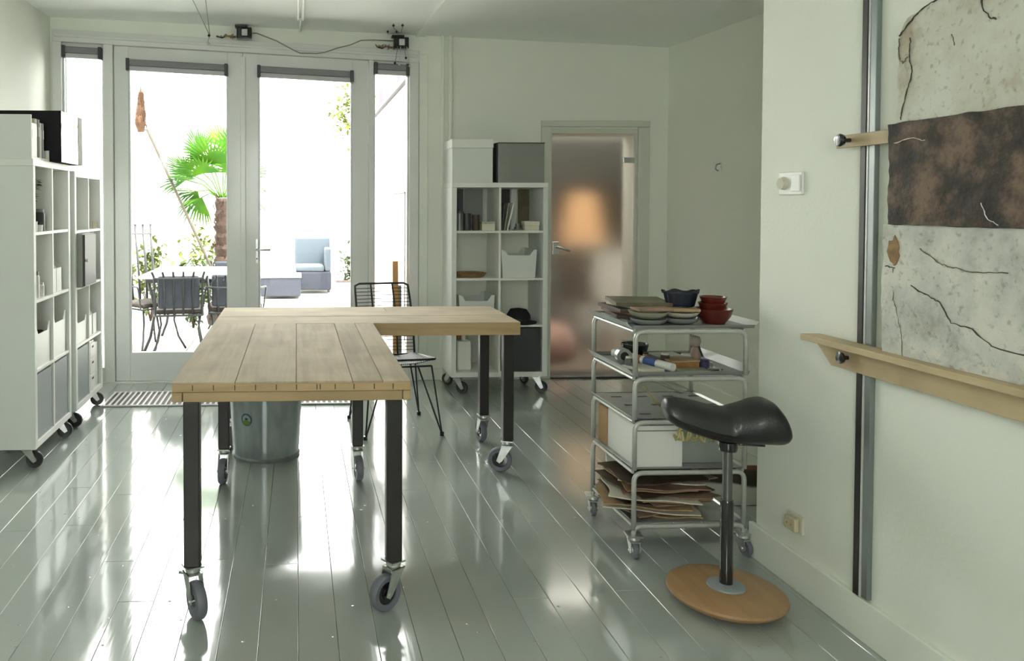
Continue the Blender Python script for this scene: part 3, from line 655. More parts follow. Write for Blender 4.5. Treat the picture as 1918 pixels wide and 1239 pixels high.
# ------------------------------------------------------------------ casters
def caster(parent, x, y, top, rz, wr, ww, tyre='tyre', hub='blackp', brake=False, trail=.03, drop=.024):
    """part 'caster' (fork and plate) with wheel and hub as sub-parts; top = height of its mounting plate"""
    e = MB()
    c, s = cos(rz), sin(rz); hw = ww / 2 + .006
    fb = MB()
    fb.box(-.030, .030, -.030, .030, top - .006, top)
    fb.lathe([(.022, top - drop), (.026, top - drop * .75), (.024, top - .006)], 16)
    ft = top - drop
    fb.box(-.030, .026, -hw - .003, hw + .003, ft - .005, ft)
    for sy in (-1, 1):
        y0, y1 = sorted((sy * hw, sy * (hw + .003)))
        fb.prism([(-.030, ft), (.024, ft), (trail + .002 + .014, wr - .004), (trail, wr - .014), (trail - .013, wr - .002)], y0, y1, 'y')
    fb.tube([(trail, -hw - .008, wr), (trail, hw + .008, wr)], .006, 8)
    f = fb.build('caster', 'zinc', parent, smooth='auto'); f.location = (x, y, 0); f.rotation_euler = (0, 0, rz)
    w2 = ww / 2
    MB().lathe([(wr * .62, -w2 * .8), (wr * .9, -w2), (wr * .985, -w2 * .6), (wr, 0), (wr * .985, w2 * .6), (wr * .9, w2), (wr * .62, w2 * .8), (wr * .62, -w2 * .8)], 32, (trail, 0, wr), 'y').build('wheel', tyre, f, smooth='auto')
    MB().lathe([(0, -w2 * .9), (wr * .3, -w2 * .9), (wr * .34, -w2 * .55), (wr * .61, -w2 * .5), (wr * .61, w2 * .5), (wr * .34, w2 * .55), (wr * .3, w2 * .9), (0, w2 * .9)], 24, (trail, 0, wr), 'y').build('hub', hub, f, smooth='auto')
    if brake:
        MB().prism([(-.035, ft - .012), (-.038, ft - .020), (-.085, ft - .038), (-.082, ft - .026)], -.022, .022, 'y').build('brake_lever', 'zinc', f, bevel=.002)
    return f

# ------------------------------------------------------------------ workbench
TX0, TX1, TY0, TYM, TY1, TX2 = -.413, .384, 2.57, 3.845, 4.46, 1.13
ZT, ZP, ZA = .792, .760, .726
t = thing('workbench', 'L-shaped workbench of scaffold planks on black steel legs with casters', 'table', (0, 0, 0))
def plank(x0, x1, y0, y1, m, z0=ZP, z1=ZT, name='plank', tilt=0):
    o = MB().box(x0 + .0007, x1 - .0007, y0 + .0006, y1 - .0006, z0 - z0, z1 - z0).build(name, m, t, bevel=.0022)
    o.location = (0, 0, z0); return o
edges = [TX0, -.204, -.0005, .188, .290, TX1]
ends = [(TY0,), (TY0,), (TY0, 3.17), (TY0, ), (TY0,)]
for i in range(5):
    js = list(ends[i]) + [TYM]
    for a, b in zip(js[:-1], js[1:]):
        o = plank(edges[i], edges[i + 1], a, b, 'tabY', z1=ZT + random.uniform(-.0015, .0015))
for (a, b) in ((TYM, 4.095), (4.095, 4.28), (4.28, TY1)):
    for (c, d) in (((TX0, TX2),) if a != 4.28 else ((TX0, .5), (.5, TX2))):
        plank(c, d, a, b, 'tabX', z1=ZT + random.uniform(-.001, .001))
MB().box(TX0 + .04, TX1 - .035, TY0 + .05, TY1 - .035, ZP - .010, ZP - .0006).build('underlay', 'edge', t); MB().box(TX1 - .034, TX2 - .035, TYM + .05, TY1 - .035, ZP - .010, ZP - .0006).build('underlay', 'edge', t)
# frame beams below the planks
def beam(x0, x1, y0, y1): MB().box(x0, x1, y0, y1, ZA, ZP - .0005).build('beam', 'edge', t, bevel=.003)
beam(TX0 + .036, TX1 - .028, TY0, TY0 + .045); beam(TX0, TX0 + .035, TY0, TY1 - .03); beam(TX1 - .027, TX1, TY0, TYM)
beam(TX1, TX2, TYM, TYM + .045); beam(TX0, TX2 - .03, TY1 - .03, TY1); beam(TX2 - .03, TX2, TYM + .046, TY1)
MB().box(TX1 - .0, TX2 - .002, TYM - .004, TYM + .0005, ZA + .001, ZT - .004).build('edge_board', 'edge', t, bevel=.001)
MB().box(TX0 + .002, TX1 - .002, TY0 - .004, TY0 + .0005, ZP + .001, ZT - .005).build('edge_board', 'edge', t, bevel=.001)
for k, xx in enumerate((-.344, -.275, -.2045, -.136, -.067, .0, .068, .079, .129, .192, .260, .323)):
    MB().box(xx - .0016, xx + .0016, TY0 - .0052, TY0 - .0035, ZP + .006 - (.012 if k == 5 else 0) * 0, ZT - .008).build('dowel_slot', 'brownlth', t)
MB().box(TX0 + .033, TX0 + .0355, TY0 - .001, TY0 + .01, ZA + .003, ZP - .003).build('dowel_slot', 'brownlth', t)
MB().box(TX1 - .0285, TX1 - .026, TY0 - .001, TY0 + .01, ZA + .003, ZP - .003).build('dowel_slot', 'brownlth', t)
LW = .027
legs = [(-.350, 2.600, radians(-62), True), (.331, 2.612, radians(214), False), (-.362, 3.86, radians(-95), False), (.308, 3.88, radians(-85), False),
        (1.088, 3.93, radians(160), False), (1.083, 4.42, radians(95), False), (-.372, 4.42, radians(-90), False)]
for (lx, ly, rz, bk_) in legs:
    MB().box(-LW, LW, -LW, LW, .168, ZA - .0005).build('leg', 'black', t, loc=(lx, ly, 0), bevel=.004)
    caster(t, lx, ly, .1675, rz, .0625, .034, brake=bk_, trail=.036)
# mark: near-left wheel trails sideways

# ------------------------------------------------------------------ wire chair
t = thing('wire_chair', 'black wire chair standing behind the workbench wing', 'chair', (.605, 4.77, 0), radians(8))
SH = .445
def seat_z(u, v):  # u -1..1 across, v 0 front..1 back
    return SH - .028 * (1 - u * u) * (1 - .3 * v) - .02 * v + .012 * (1 - v)
out = rpath([(-.20, .19, SH - .03), (-.215, -.20, SH + .01), (.215, -.20, SH + .01), (.20, .19, SH - .03), (-.20, .19, SH - .03)], .05)
MB().tube(out, .007, 8).build('seat_rim', 'blackw', t, smooth=True)
for k in range(32):
    x = -.19 + .38 * k / 31; u = x / .2
    MB().tube([(x, -.20 + .19 * (j / 6) * 2.05, seat_z(u, j / 6)) for j in range(7)], .0040, 5).build('seat_wire', 'blackw', t)
bk0, bkz = .19, .865
def backp(x, s):  # s 0 bottom..1 top
    return (x * (1 - .06 * (s - .5)), .19 + .13 * s - .03 * sin(pi * s), SH - .03 + (bkz - SH + .03) * s)
n = 8
bp = [backp(-.185, i / n) for i in range(n)] + [backp(-.185, .97), backp(-.155, 1.0), backp(.155, 1.0), backp(.185, .97)] + [backp(.185, i / n) for i in range(n - 1, -1, -1)]
MB().tube(bp, .0075, 8).build('back_frame', 'blackw', t, smooth=True)
for x in (-.075, .075): MB().tube([backp(x, i / 8) for i in range(9)], .0062, 8).build('back_upright', 'blackw', t, smooth=True)
for k in range(19):
    s = .06 + .87 * k / 18
    MB().tube([backp(-.185, s), (0, backp(0, s)[1] + .02, backp(0, s)[2]), backp(.185, s)], .0024, 5).build('back_wire', 'blackw', t)
for sx in (-1, 1):
    for sy in (-1, 1):
        foot = (sx * .235, sy * .235 - (.0 if sy < 0 else -.0), .006)
        tops = [(sx * .19, sy * .17, SH - .035), (sx * .10, sy * .19, SH - .035)]
        if sy > 0: tops = [(sx * .19, .18, SH - .05), (sx * .12, .06, SH - .045)]
        lg = MB()
        for tp in tops: lg.tube([tp, foot], .0055, 6)
        lg.build('leg', 'blackw', t); MB().lathe([(0, 0), (.013, 0), (.013, .022), (0, .026)], 10, (foot[0], foot[1], 0)).build('foot_cap', 'blackp', t)
MB().tube([(-.19, -.17, SH - .036), (.19, -.17, SH - .036)], .006, 6).build('seat_support', 'blackw', t); MB().tube([(-.19, .18, SH - .05), (.19, .18, SH - .05)], .006, 6).build('seat_support', 'blackw', t)

t = thing('wooden_board', 'narrow orange wooden board leaning upright behind the wire chair', 'board', (.765, 5.90, 0), 0)
MB().rbox((0, .03, .475), (.045, .022, .95), (radians(-3), 0, 0)).build('batten', 'orangew', t, bevel=.006)
MB().rbox((.036, .045, .38), (.026, .02, .76), (radians(-3), 0, 0)).build('dark_batten', 'bluegrey', t, bevel=.003)

# ------------------------------------------------------------------ metal bin
t = thing('metal_bin', 'galvanised ribbed metal bin beneath the workbench', 'bin', (-.170, 4.29, 0))
seg = 72
def bin_pt(u, v):
    z = .012 + .53 * u; r = .180 + .028 * u; a = 2 * pi * v
    f = 1 + (.012 if (.04 < u < .95 and cos(a * 12) > .35) else 0)
    return (r * f * cos(a), r * f * sin(a), z)
MB().grid(bin_pt, 30, 144, True).build('body', 'galv', t, smooth='auto')
MB().lathe([(0, .0), (.186, .0), (.188, .012), (.180, .022), (0, .02)], 48).build('base_rim', 'galv', t, smooth='auto')
MB().tube([(.209 * cos(2 * pi * k / 40), .209 * sin(2 * pi * k / 40), .542) for k in range(40)], .007, 6, closed=True).build('top_rim', 'galv', t, smooth=True)
for sg in (-1, 1): MB().tube(rpath([(sg * .208, -.05, .44), (sg * .245, -.05, .43), (sg * .245, .05, .43), (sg * .208, .05, .44)], .012), .004, 6).build('handle', 'zinc', t)
# round sticker with a green leaf mark
sa = radians(-90 - 30)
def stick(rad, zc, th, w0, z0, w1, z1, m, name, parent=t):
    pass
stk = MB(); rr_ = .2065; zc = .235
pts = [(.034 * cos(2 * pi * k / 20), .034 * sin(2 * pi * k / 20)) for k in range(20)]
def on_bin(u, v, d=0):
    z = zc + v; r = .180 + .028 * ((z - .012) / .53) + .0035 + d; a = sa + u / r
    return (r * cos(a), r * sin(a), z)
stk.add([on_bin(*p) for p in pts], [tuple(range(20))]); sk = stk.build('sticker', mat('teal_ring', (.05, .12, .13), .5), t)
s2 = MB(); s2.add([on_bin(p[0] * .75, p[1] * .75, .0006) for p in pts], [tuple(range(20))]); s2.build('sticker_field', mat('pale_sticker', (.28, .36, .36), .5), sk)
s3 = MB(); s3.add([on_bin(.024 * cos(a), -.016 + .013 * sin(a), .0012) for a in [2 * pi * k / 14 for k in range(14)]], [tuple(range(14))]); s3.build('leaf_mark', mat('sticker_green', (.13, .22, .03), .6), sk)
s4 = MB(); s4.add([on_bin(.010 * cos(a), .004 + .006 * sin(a), .0012) for a in [2 * pi * k / 10 for k in range(10)]], [tuple(range(10))]); s4.build('dot_mark', mat('sticker_teal', (.02, .07, .10), .6), sk)

# ------------------------------------------------------------------ shelving units
# local frame: front faces -y, x across 0..W, depth D, z from 0
def shelving(label, loc, rz, W_, D_, z0, z1, shelves, sidem='side', fr_rz=(-1.6, -1.3)):
    t = thing('shelving_unit', label, 'shelf', loc, rz, 'white cube shelving units on casters')
    O = .036
    MB().box(0, O, 0, D_, z0, z1 - O).build('side_panel', sidem, t, bevel=.002); MB().box(W_ - O, W_, 0, D_, z0, z1 - O).build('side_panel', sidem, t, bevel=.002)
    MB().box(0, W_, 0, D_, z1 - O + .0005, z1).build('top_panel', 'white', t, bevel=.002); MB().box(O, W_ - O, 0, D_, z0, z0 + O).build('bottom_panel', 'white', t, bevel=.002)
    for z in shelves: MB().box(O + .0005, W_ - O - .0005, .002, D_ - .002, z - .008, z + .008).build('shelf', 'white', t, bevel=.001)
    zz = [z0 + O] + [z for z in shelves] + [z1 - O]
    for i in range(len(zz) - 1):
        a = zz[i] + (.0085 if i else .0005); b = zz[i + 1] - (.0085 if i < len(zz) - 2 else 0)
        MB().box(W_ / 2 - .008, W_ / 2 + .008, .002, D_ - .002, a, b).build('divider', 'white', t)
    for cx in (.06, W_ - .06):
        for cy in (.06, D_ - .06):
            caster(t, cx, cy, z0 - .001, random.choice([.5, -.6, 2.4, 1.9]) if cy > .1 else (fr_rz[0] if cx < .1 else fr_rz[1]), .0455, .024, 'tyred', 'midgrey', trail=.034, drop=.010)
    return t
SZ = (.513, .878, 1.232)
# left row: fronts face +x; local x runs towards +y
LD = .36
lc1 = shelving('white cube shelf on casters nearest the camera against the side wall', (-1.35, 4.045, 0), radians(90), .645, LD, .112, 1.62, SZ, fr_rz=(-1.62, -1.35))
lc2 = shelving('white cube shelf on casters with a dark insert, next to the garden front', (-1.35, 4.79, 0), radians(90), .645, LD, .112, 1.59, (.505, .865, 1.215))
rc = shelving('white cube shelf on casters beside the frosted door, holding tins and bins', (1.123, 5.55, 0), radians(0), .706, .36, .128, 1.545, (.502, .843, 1.188), fr_rz=(-.55, -.35))

# things in the left shelves; world frame helper: (depth from front d, along y) ---------
def L_(d, y): return (-1.35 - d, y)
def bin_box(label, cx, cy, z, rz, w, d, h, m='plastic', group='white storage bins in the shelves', notch=True):
    """storage bin with a dipped front edge"""
    t = thing('storage_bin', label, 'bin', (cx, cy, z), rz, group); th = .004
    a, b, c = w / 2 * .90, w / 2, w * .30
    pts = [(-a, 0), (a, 0), (b, h), (c + .03, h), (c, h * .80), (-c, h * .80), (-c - .03, h), (-b, h)] if notch else [(-a, 0), (a, 0), (b, h), (-b, h)]
    MB().prism(pts, -d / 2, -d / 2 + th).build('front_wall', m, t)
    MB().prism(pts, d / 2 - th, d / 2).build('back_wall', m, t)
    for s in (-1, 1):
        MB().prism([(s * a, 0), (s * (a - th), 0), (s * (b - th), h), (s * b, h)], -d / 2 + th, d / 2 - th).build('side_wall', m, t)
    MB().box(-a + th, a - th, -d / 2 + th, d / 2 - th, 0, th).build('bottom', m, t)
    return t
R90 = radians(90)
# near unit, rows from the top
YN = (4.045 + .036, 4.045 + .3145, 4.045 + .609); YF = (4.79 + .036, 4.79 + .3145, 4.79 + .609)
def mid(Y, k): return (Y[k] + Y[k + 1]) / 2
S1 = .0085
t = thing('small_plant', 'dark trailing plant in a pot, top compartment of the near shelf', 'plant', (*L_(.12, 4.20), 1.232 + S1), 0)
MB().lathe([(0, 0), (.03, 0), (.04, .07), (.034, .07), (.03, .02), (0, .02)], 16).build('pot', 'darkgrey', t, smooth='auto')
f = MB(); q = random.Random(9)
for k in range(130):
    h = q.uniform(.06, .27); r = .085 * (h / .27) ** .9
    a = q.uniform(0, 2 * pi); leaf_mb(f, (r * cos(a), r * sin(a), h), (cos(a), sin(a), q.uniform(-.5, .6)), (0, 0, 1), .035, .009)
o = f.build('foliage', mat('dark_leaf', (.03, .05, .025), .5), t); o['kind'] = 'stuff'
def pot(name, label, cat, loc, r, h, m, group=None, flare=1.0):
    return tag(MB().lathe([(0, 0), (r * .92, 0), (r * flare, h), (r * flare - .003, h), (r * .88, .006), (0, .006)], 20).build(name, m, loc=loc, smooth='auto'), label, cat, group)
z = 1.232 + S1
pot('white_cup', 'white cup before the trailing plant, near shelf top compartment', 'cup', (*L_(.035, 4.125), z), .028, .055, 'white')
pot('white_cup', 'low white cup beside the dark jar, near shelf top compartment', 'cup', (*L_(.035, 4.205), z), .03, .035, 'white')
def jar(label, loc, r, h, m, lid, name='jar', cat='jar', group=None):
    t = thing(name, label, cat, loc, 0, group); MB().lathe([(0, 0), (r, 0), (r, h * .8), (r * .8, h * .86), (0, h * .86)], 18).build('body', m, t, smooth='auto')
    MB().lathe([(0, h * .861), (r * .84, h * .861), (r * .84, h), (0, h)], 18).build('lid', lid, t, smooth='auto'); return t
jar('dark jar standing on the upper compartment floor by the low white cup', (*L_(.045, 4.275), z), .028, .12, 'darkgrey', 'bluegrey')
jar('small green jar at the edge of the near shelf top compartment', (*L_(.10, 4.105), z), .022, .13, 'olive', 'darkgrey')
pot('white_cup', 'white cup in the second column, near shelf top compartment', 'cup', (*L_(.04, 4.40), z), .024, .05, 'white')
jar('slim glass jar with white lid beside a cup, near shelf', (*L_(.06, 4.455), z), .020, .085, 'cream', 'white')
z = .878 + S1
jar('silver lidded jar in the second row of the near shelf', (*L_(.05, 4.20), z), .026, .14, 'white', 'tin'); jar('small white jar in the second row of the near shelf', (*L_(.04, 4.265), z), .020, .075, 'white', 'zinc')
jar('black bottle at the post in the second row of the near shelf', (*L_(.06, 4.12), z), .018, .12, 'black', 'black', 'bottle', 'bottle')
def magfile(label, cx, cy, z, rz, m='plastic', w=.09, d=.24, h=.30):
    t = thing('magazine_file', label, 'file', (cx, cy, z), rz, 'magazine files in the shelves'); th = .003
    side = [(-d / 2, 0), (d / 2, 0), (d / 2, h), (d / 2 - .06, h), (-d / 2, h * .45)]
    MB().prism(side, -w / 2, -w / 2 + th, 'x').build('side_wall', m, t); MB().prism(side, w / 2 - th, w / 2, 'x').build('side_wall', m, t)
    MB().box(-w / 2 + th, w / 2 - th, d / 2 - th, d / 2, 0, h).build('back_wall', m, t); MB().box(-w / 2 + th, w / 2 - th, -d / 2, -d / 2 + th, 0, h * .45).build('front_wall', m, t)
    MB().box(-w / 2 + th, w / 2 - th, -d / 2 + th, d / 2 - th, 0, th).build('bottom', m, t); return t
magfile('white magazine file in the second row of the near shelf', *L_(.14, 4.53), z, R90); magfile('white magazine file pressed to the divider, second row of near shelf', *L_(.14, 4.43), z, R90)
z = .513 + S1
bin_box('white dipped bin in the third row of the near shelf, first column', *L_(.17, mid(YN, 0)), z, R90, .25, .31, .22)
bin_box('white dipped bin in the third row of the near shelf, second column', *L_(.17, mid(YN, 1)), z, R90, .25, .31, .24)
t = thing('tool_roll', 'dark tool roll lying in the third row bin of the near shelf', 'roll', (*L_(.14, mid(YN, 0)), z + .005))
MB().tube([(-.0, -.09, .19), (.0, .09, .20)], .022, 10).build('roll', 'black', t, smooth='auto'); MB().lathe([(.0235, -.02), (.0235, .01)], 12, (0, 0, .194), 'y').build('strap', 'leafy', t)
MB().box(-.1, .1, -.1, .1, .0, .17).build('folded_cloth', 'felt', t, bevel=.01)
def insert(label, cx, cy, z, rz, w, d, h, m, fm, knob=None, name='shelf_insert', group='door inserts in the cube shelves'):
    t = thing(name, label, 'box', (cx, cy, z), rz, group)
    MB().box(-w / 2, w / 2, -d / 2 + .014, d / 2, 0, h).build('body', m, t, bevel=.002)
    MB().box(-w / 2 + .003, w / 2 - .003, -d / 2, -d / 2 + .0135, .003, h - .003).build('door', fm, t, bevel=.002)
    if knob: MB().lathe([(0, 0), (.008, 0), (.008, -.014), (0, -.016)], 12, (knob[0], -d / 2 - .0005, knob[1]), 'y').build('knob', 'white', t, smooth='auto')
    return t
z = .148 + .0008
insert('blue grey door box in the bottom row of the near shelf, first column', *L_(.178, mid(YN, 0)), z, R90, .262, .34, .345, 'bluegrey', 'bluegrey')
insert('blue grey door box in the bottom row of the near shelf, second column', *L_(.178, mid(YN, 1)), z, R90, .262, .34, .345, 'bluegrey', 'bluegrey')
# far left unit
z = 1.215 + S1
pot('white_bowl', 'small white bowl in the top row of the shelf by the garden front', 'bowl', (*L_(.07, 4.90), z), .035, .03, 'white', None, 1.3)
t = thing('wooden_mask', 'brown carved wooden head in the top row of the shelf by the window', 'carving', (*L_(.16, 5.27), z))
MB().lathe([(0, 0), (.04, 0), (.045, .03), (.025, .06), (.06, .12), (.07, .18), (.05, .25), (0, .28)], 18).build('head', 'cork', t, smooth=True); MB().lathe([(0, 0), (.014, .01), (0, .04)], 8, (.062, 0, .14)).build('nose', 'cork', t)
pot('glass', 'small pale tumbler beside the carved head', 'glass', (*L_(.03, 5.36), z), .018, .05, 'cream')
z = .865 + S1
tag(MB().lathe([(0, 0), (.07, 0), (.075, .02), (.0, .09), ], 18).build('lamp_cone', 'tin', loc=(*L_(.15, 5.27), 1.214 - .14), smooth='auto'), 'grey metal cone, second row of the shelf by the window', 'cone') if False else None
z = .865 + S1
magfile('grey magazine file, second row of the shelf by the window', *L_(.14, 5.30), z, R90, 'midgrey')
# dark pull-out door box that sticks out of the shelf
t = thing('shelf_insert', 'charcoal door box sticking out of the shelf by the garden front', 'box', (-1.345, mid(YF, 0) - .0, .70), 0, 'door inserts in the cube shelves')
t.location = (-1.35, mid(YF, 0), .722); HH = .315
t.location.z = .865 + S1; HH = .20
t.location.z = .865 + S1
bx = MB(); bx.box(-.30, .034, -.137, .137, 0, .33); 
bx.build('body', 'midgrey', t, bevel=.002)
MB().box(.0345, .047, -.131, .131, .006, .324).build('door', 'darkgrey', t, bevel=.002); MB().lathe([(0, .0475), (.008, .0475), (.008, .06), (0, .062)], 12, (0, -.105, .165), 'x').build('knob', 'white', t, smooth='auto')
z = .505 + S1
magfile('white magazine file, third row of the shelf by the garden front', *L_(.14, 5.19), z, R90); magfile('white magazine file next to the end post, third row by the garden front', *L_(.14, 5.31), z, R90)
bin_box('white dipped bin, third row of the shelf by the garden front', *L_(.17, mid(YF, 0)), z, R90, .25, .31, .16)
z = .148 + .0008
insert('blue grey door box in the bottom row of the shelf by the garden front', *L_(.178, mid(YF, 0)), z, R90, .262, .34, .335, 'bluegrey', 'bluegrey')
t = thing('drawer_tower', 'small white three-drawer tower in the bottom row by the garden front', 'drawers', (*L_(.14, 5.20), z), R90)
MB().box(-.06, .06, -.125, .13, 0, .33).build('body', 'white', t, bevel=.003)
for k in range(3): o = MB().box(-.054, .054, -.134, -.1255, .012 + k * .105, .108 + k * .105).build('drawer', 'white', t, bevel=.002); MB().box(-.02, .02, -.1355, -.1341, .075 + k * .105, .088 + k * .105).build('finger_slot', 'darkgrey', o)
tag(MB().box(-.055, .055, -.13, .13, 0, .30).build('storage_box', 'plastic', loc=(*L_(.15, 5.325), z), rot=(0, 0, R90), bevel=.004), 'plain white box squeezed against the end post, bottom row', 'box')

# on top of the near shelf
z = 1.6205
t = thing('open_crate', 'white open fronted crate lying on top of the near shelf', 'crate', (-1.36, 4.052, z))
MB().box(-.35, .0, 0, .012, 0, .228).build('side_panel', 'side', t, bevel=.002); MB().box(-.35, .0, .0125, .29, 0, .012).build('bottom_panel', 'white', t); MB().box(-.35, -.34, .0125, .29, .0125, .228).build('back_panel', 'white', t)
MB().box(-.35, .0, .278, .29, .0125, .06).build('low_side', 'white', t)
for k, (a, b, h, m, dd, lb) in enumerate(((.016, .095, .175, 'white', .0, 'thick white binder at the open front of the crate'), (.10, .135, .205, 'cream', -.012, 'tall cream folder in the crate beside the white binder'), (.14, .165, .205, 'midgrey', -.008, 'grey folder in the middle of the crate row'), (.17, .20, .190, 'plastic', -.010, 'pale folder in the crate, third from the grey side'), (.205, .225, .190, 'bluegrey', -.006, 'blue grey folder ending the crate row'))):
    o = thing('binder', lb, 'binder', (-1.36, 4.052, z + .0125), 0, 'binders in the open crate')
    MB().box(-.27 + dd, -.002 + dd, a, b, 0, h).build('cover', m, o, bevel=.002); MB().box(-.26 + dd, -.0015 + dd + .001, a + .004, b - .004, h * .55, h * .8).build('spine_label', 'white', o)
t = thing('black_box', 'tall black box with a mirror-like front on top of the near shelf', 'box', (-1.36, 4.365, z))
MB().box(-.30, .058, .0, .006, 0, .285).build('side_panel', 'felt', t, bevel=.002)
MB().box(-.30, .052, .0065, .420, .0, .285).build('body', 'felt', t, bevel=.002)
m_mirr = mat('mirror_front', (.85, .86, .80), .04, metal=1.0, var=.01)
MB().box(.0525, .058, .0065, .335, .002, .283).build('mirror_front', m_mirr, t); MB().box(.0525, .060, .3355, .420, .002, .286).build('dark_edge', 'olive', t)

# right shelf contents, world coordinates -------------------------------------------------
fx0, fx1, fx2 = 1.123 + .036, 1.123 + .353, 1.123 + .67
z = 1.188 + S1
for k, (dx, r, h, m, lb) in enumerate(((.035, .030, .14, 'tin', 'tall grey tin by the side of the tins shelf'), (.095, .028, .125, 'darkgrey', 'dark tin between two others on the tins shelf'), (.155, .027, .115, 'brownlth', 'reddish brown tin, last of the row of three'))):
    t = thing('storage_tin', lb, 'tin', (fx0 + dx, 5.62 + .02 * (k % 2), z), 0, 'tins in the top row'); MB().lathe([(0, 0), (r, 0), (r, h * .9), (0, h * .9)], 20).build('body', m, t, smooth='auto'); MB().lathe([(0, h * .901), (r * 1.04, h * .901), (r * 1.04, h), (0, h)], 20).build('lid', 'darkgrey', t, smooth='auto')
t = thing('small_box', 'small cream box beside the row of tins', 'box', (fx0 + .24, 5.62, z)); MB().box(-.048, .048, -.04, .04, 0, .05).build('body', 'cream', t, bevel=.002); MB().box(-.05, .05, -.042, .042, .0505, .066).build('lid', 'greenish', t, bevel=.002)
for k, (dx, th, h, m, an, lb) in enumerate(((.020, .006, .20, 'darkgrey', 5, 'dark booklet leaning nearest the divider'), (.038, .008, .20, 'greenish', 9, 'pale green booklet leaning second from the divider'), (.060, .010, .205, 'plastic', 13, 'white booklet leaning outermost of the three'))):
    tag(MB().rbox((h / 2 * sin(radians(an)), 0, h / 2 * cos(radians(an)) + th * .12 + .0012), (th, .14, h), (0, radians(an), 0)).build('booklet', m, loc=(fx1 + dx, 5.64, z), bevel=.001), lb, 'booklet', 'leaning booklets')
t = thing('small_figurine', 'little grey stone figurine beside the leaning booklets', 'figurine', (fx1 + .152, 5.62, z))
MB().lathe([(0, 0), (.03, 0), (.03, .02), (.016, .03), (.022, .045), (0, .055)], 14).build('body', 'tin', t, smooth=True); MB().box(-.034, .034, -.03, .03, -.0, .008).build('plinth', 'midgrey', t)
t = thing('card_box', 'white flat box stack in the top row of the tins shelf', 'box', (fx1 + .24, 5.61, z)); MB().box(-.052, .052, -.045, .045, 0, .036).build('body', 'cream', t, bevel=.002); MB().box(-.055, .055, -.048, .048, .0365, .068).build('lid', 'cream', t, bevel=.002)
# dark and pale panels standing in the back of the top row
for k, (a, b, m, lb) in enumerate(((.10, .15, 'darkgrey', 'dark narrow panel standing behind the tins'), (.16, .30, 'midgrey', 'grey panel standing behind the small cream box'), (.44, .51, 'black', 'black narrow panel standing behind the leaning booklets'), (.52, .565, 'plastic', 'pale narrow panel standing behind the white box stack'), (.575, .66, 'olive', 'olive panel standing in the corner by the white box stack'))):
    tag(MB().box(0, b - a, 0, .008, 0, .308).build('panel', m, loc=(1.123 + a if a > .036 else 1.16, 5.86, z), bevel=.001), lb, 'panel', 'panels standing in the top row')
z = .843 + S1
tag(MB().lathe([(0, 0), (.10, .0), (.125, .028), (.120, .030), (.095, .006), (0, .006)], 28).build('wicker_bowl', 'cork', loc=(fx0 + .13, 5.70, z), smooth='auto'), 'shallow brown wicker bowl in the second row by the side panel', 'bowl')
bin_box('white dipped bin in the second row beside the frosted door', (fx1 + fx2) / 2 - .012, 5.72, z, 0, .265, .30, .205)
z = .502 + S1
bin_box('white dipped bin in the third row, behind the workbench wing', (fx0 + fx1) / 2 - .005, 5.72, z, 0, .265, .30, .215)
t = thing('felt_hat', 'black felt hat lying in the third row of the tins shelf', 'hat', (fx1 + .17, 5.66, z))
MB().lathe([(0, 0), (.13, 0), (.135, .008), (.09, .018), (.085, .06), (.06, .10), (0, .11)], 24).build('crown', 'felt', t, smooth=True); MB().lathe([(.088, .02), (.091, .02), (.089, .036), (.086, .036)], 24).build('hat_band', 'black', t)
z = .165
t = thing('soap_bottle', 'white square bottle with a spout in the bottom row', 'bottle', (fx0 + .075, 5.66, z))
MB().box(-.052, .052, -.045, .045, 0, .215).build('body', 'white', t, bevel=.014, seg=3); MB().lathe([(.014, .2155), (.014, .245), (.010, .25), (.010, .27), (0, .272)], 14).build('neck', 'white', t, smooth='auto'); MB().box(-.035, .008, -.009, .009, .272, .284).build('spout', 'white', t, bevel=.003)
jar('brown glass jar at the back of the bottom row behind the white bottle', (fx0 + .05, 5.78, z), .04, .30, 'amber', 'amber')
insert('dark grey insert box in the bottom row beside the frosted door', (fx1 + fx2) / 2, 5.735, z, 0, .298, .34, .322, 'darkgrey', 'darkgrey')
z = 1.5455
t = thing('lidded_box', 'white lidded box on top of the tins shelf', 'box', (1.275, 5.73, z), 0)
MB().box(-.148, .148, -.17, .17, 0, .25).build('body', 'plastic', t, bevel=.002); MB().box(-.152, .152, -.174, .174, .2505, .315).build('lid', 'white', t, bevel=.003)
t = thing('grey_box', 'grey box with a dark side on top of the tins shelf', 'box', (1.635, 5.75, z), 0)
MB().box(-.172, .17, -.18, .18, 0, .285).build('body', 'midgrey', t, bevel=.002); MB().box(-.182, -.1725, -.17, .17, .0, .29).build('side_flap', 'black', t, bevel=.002); MB().box(-.172, .172, -.183, .18, .2855, .292).build('lid', 'darkgrey', t, bevel=.001)

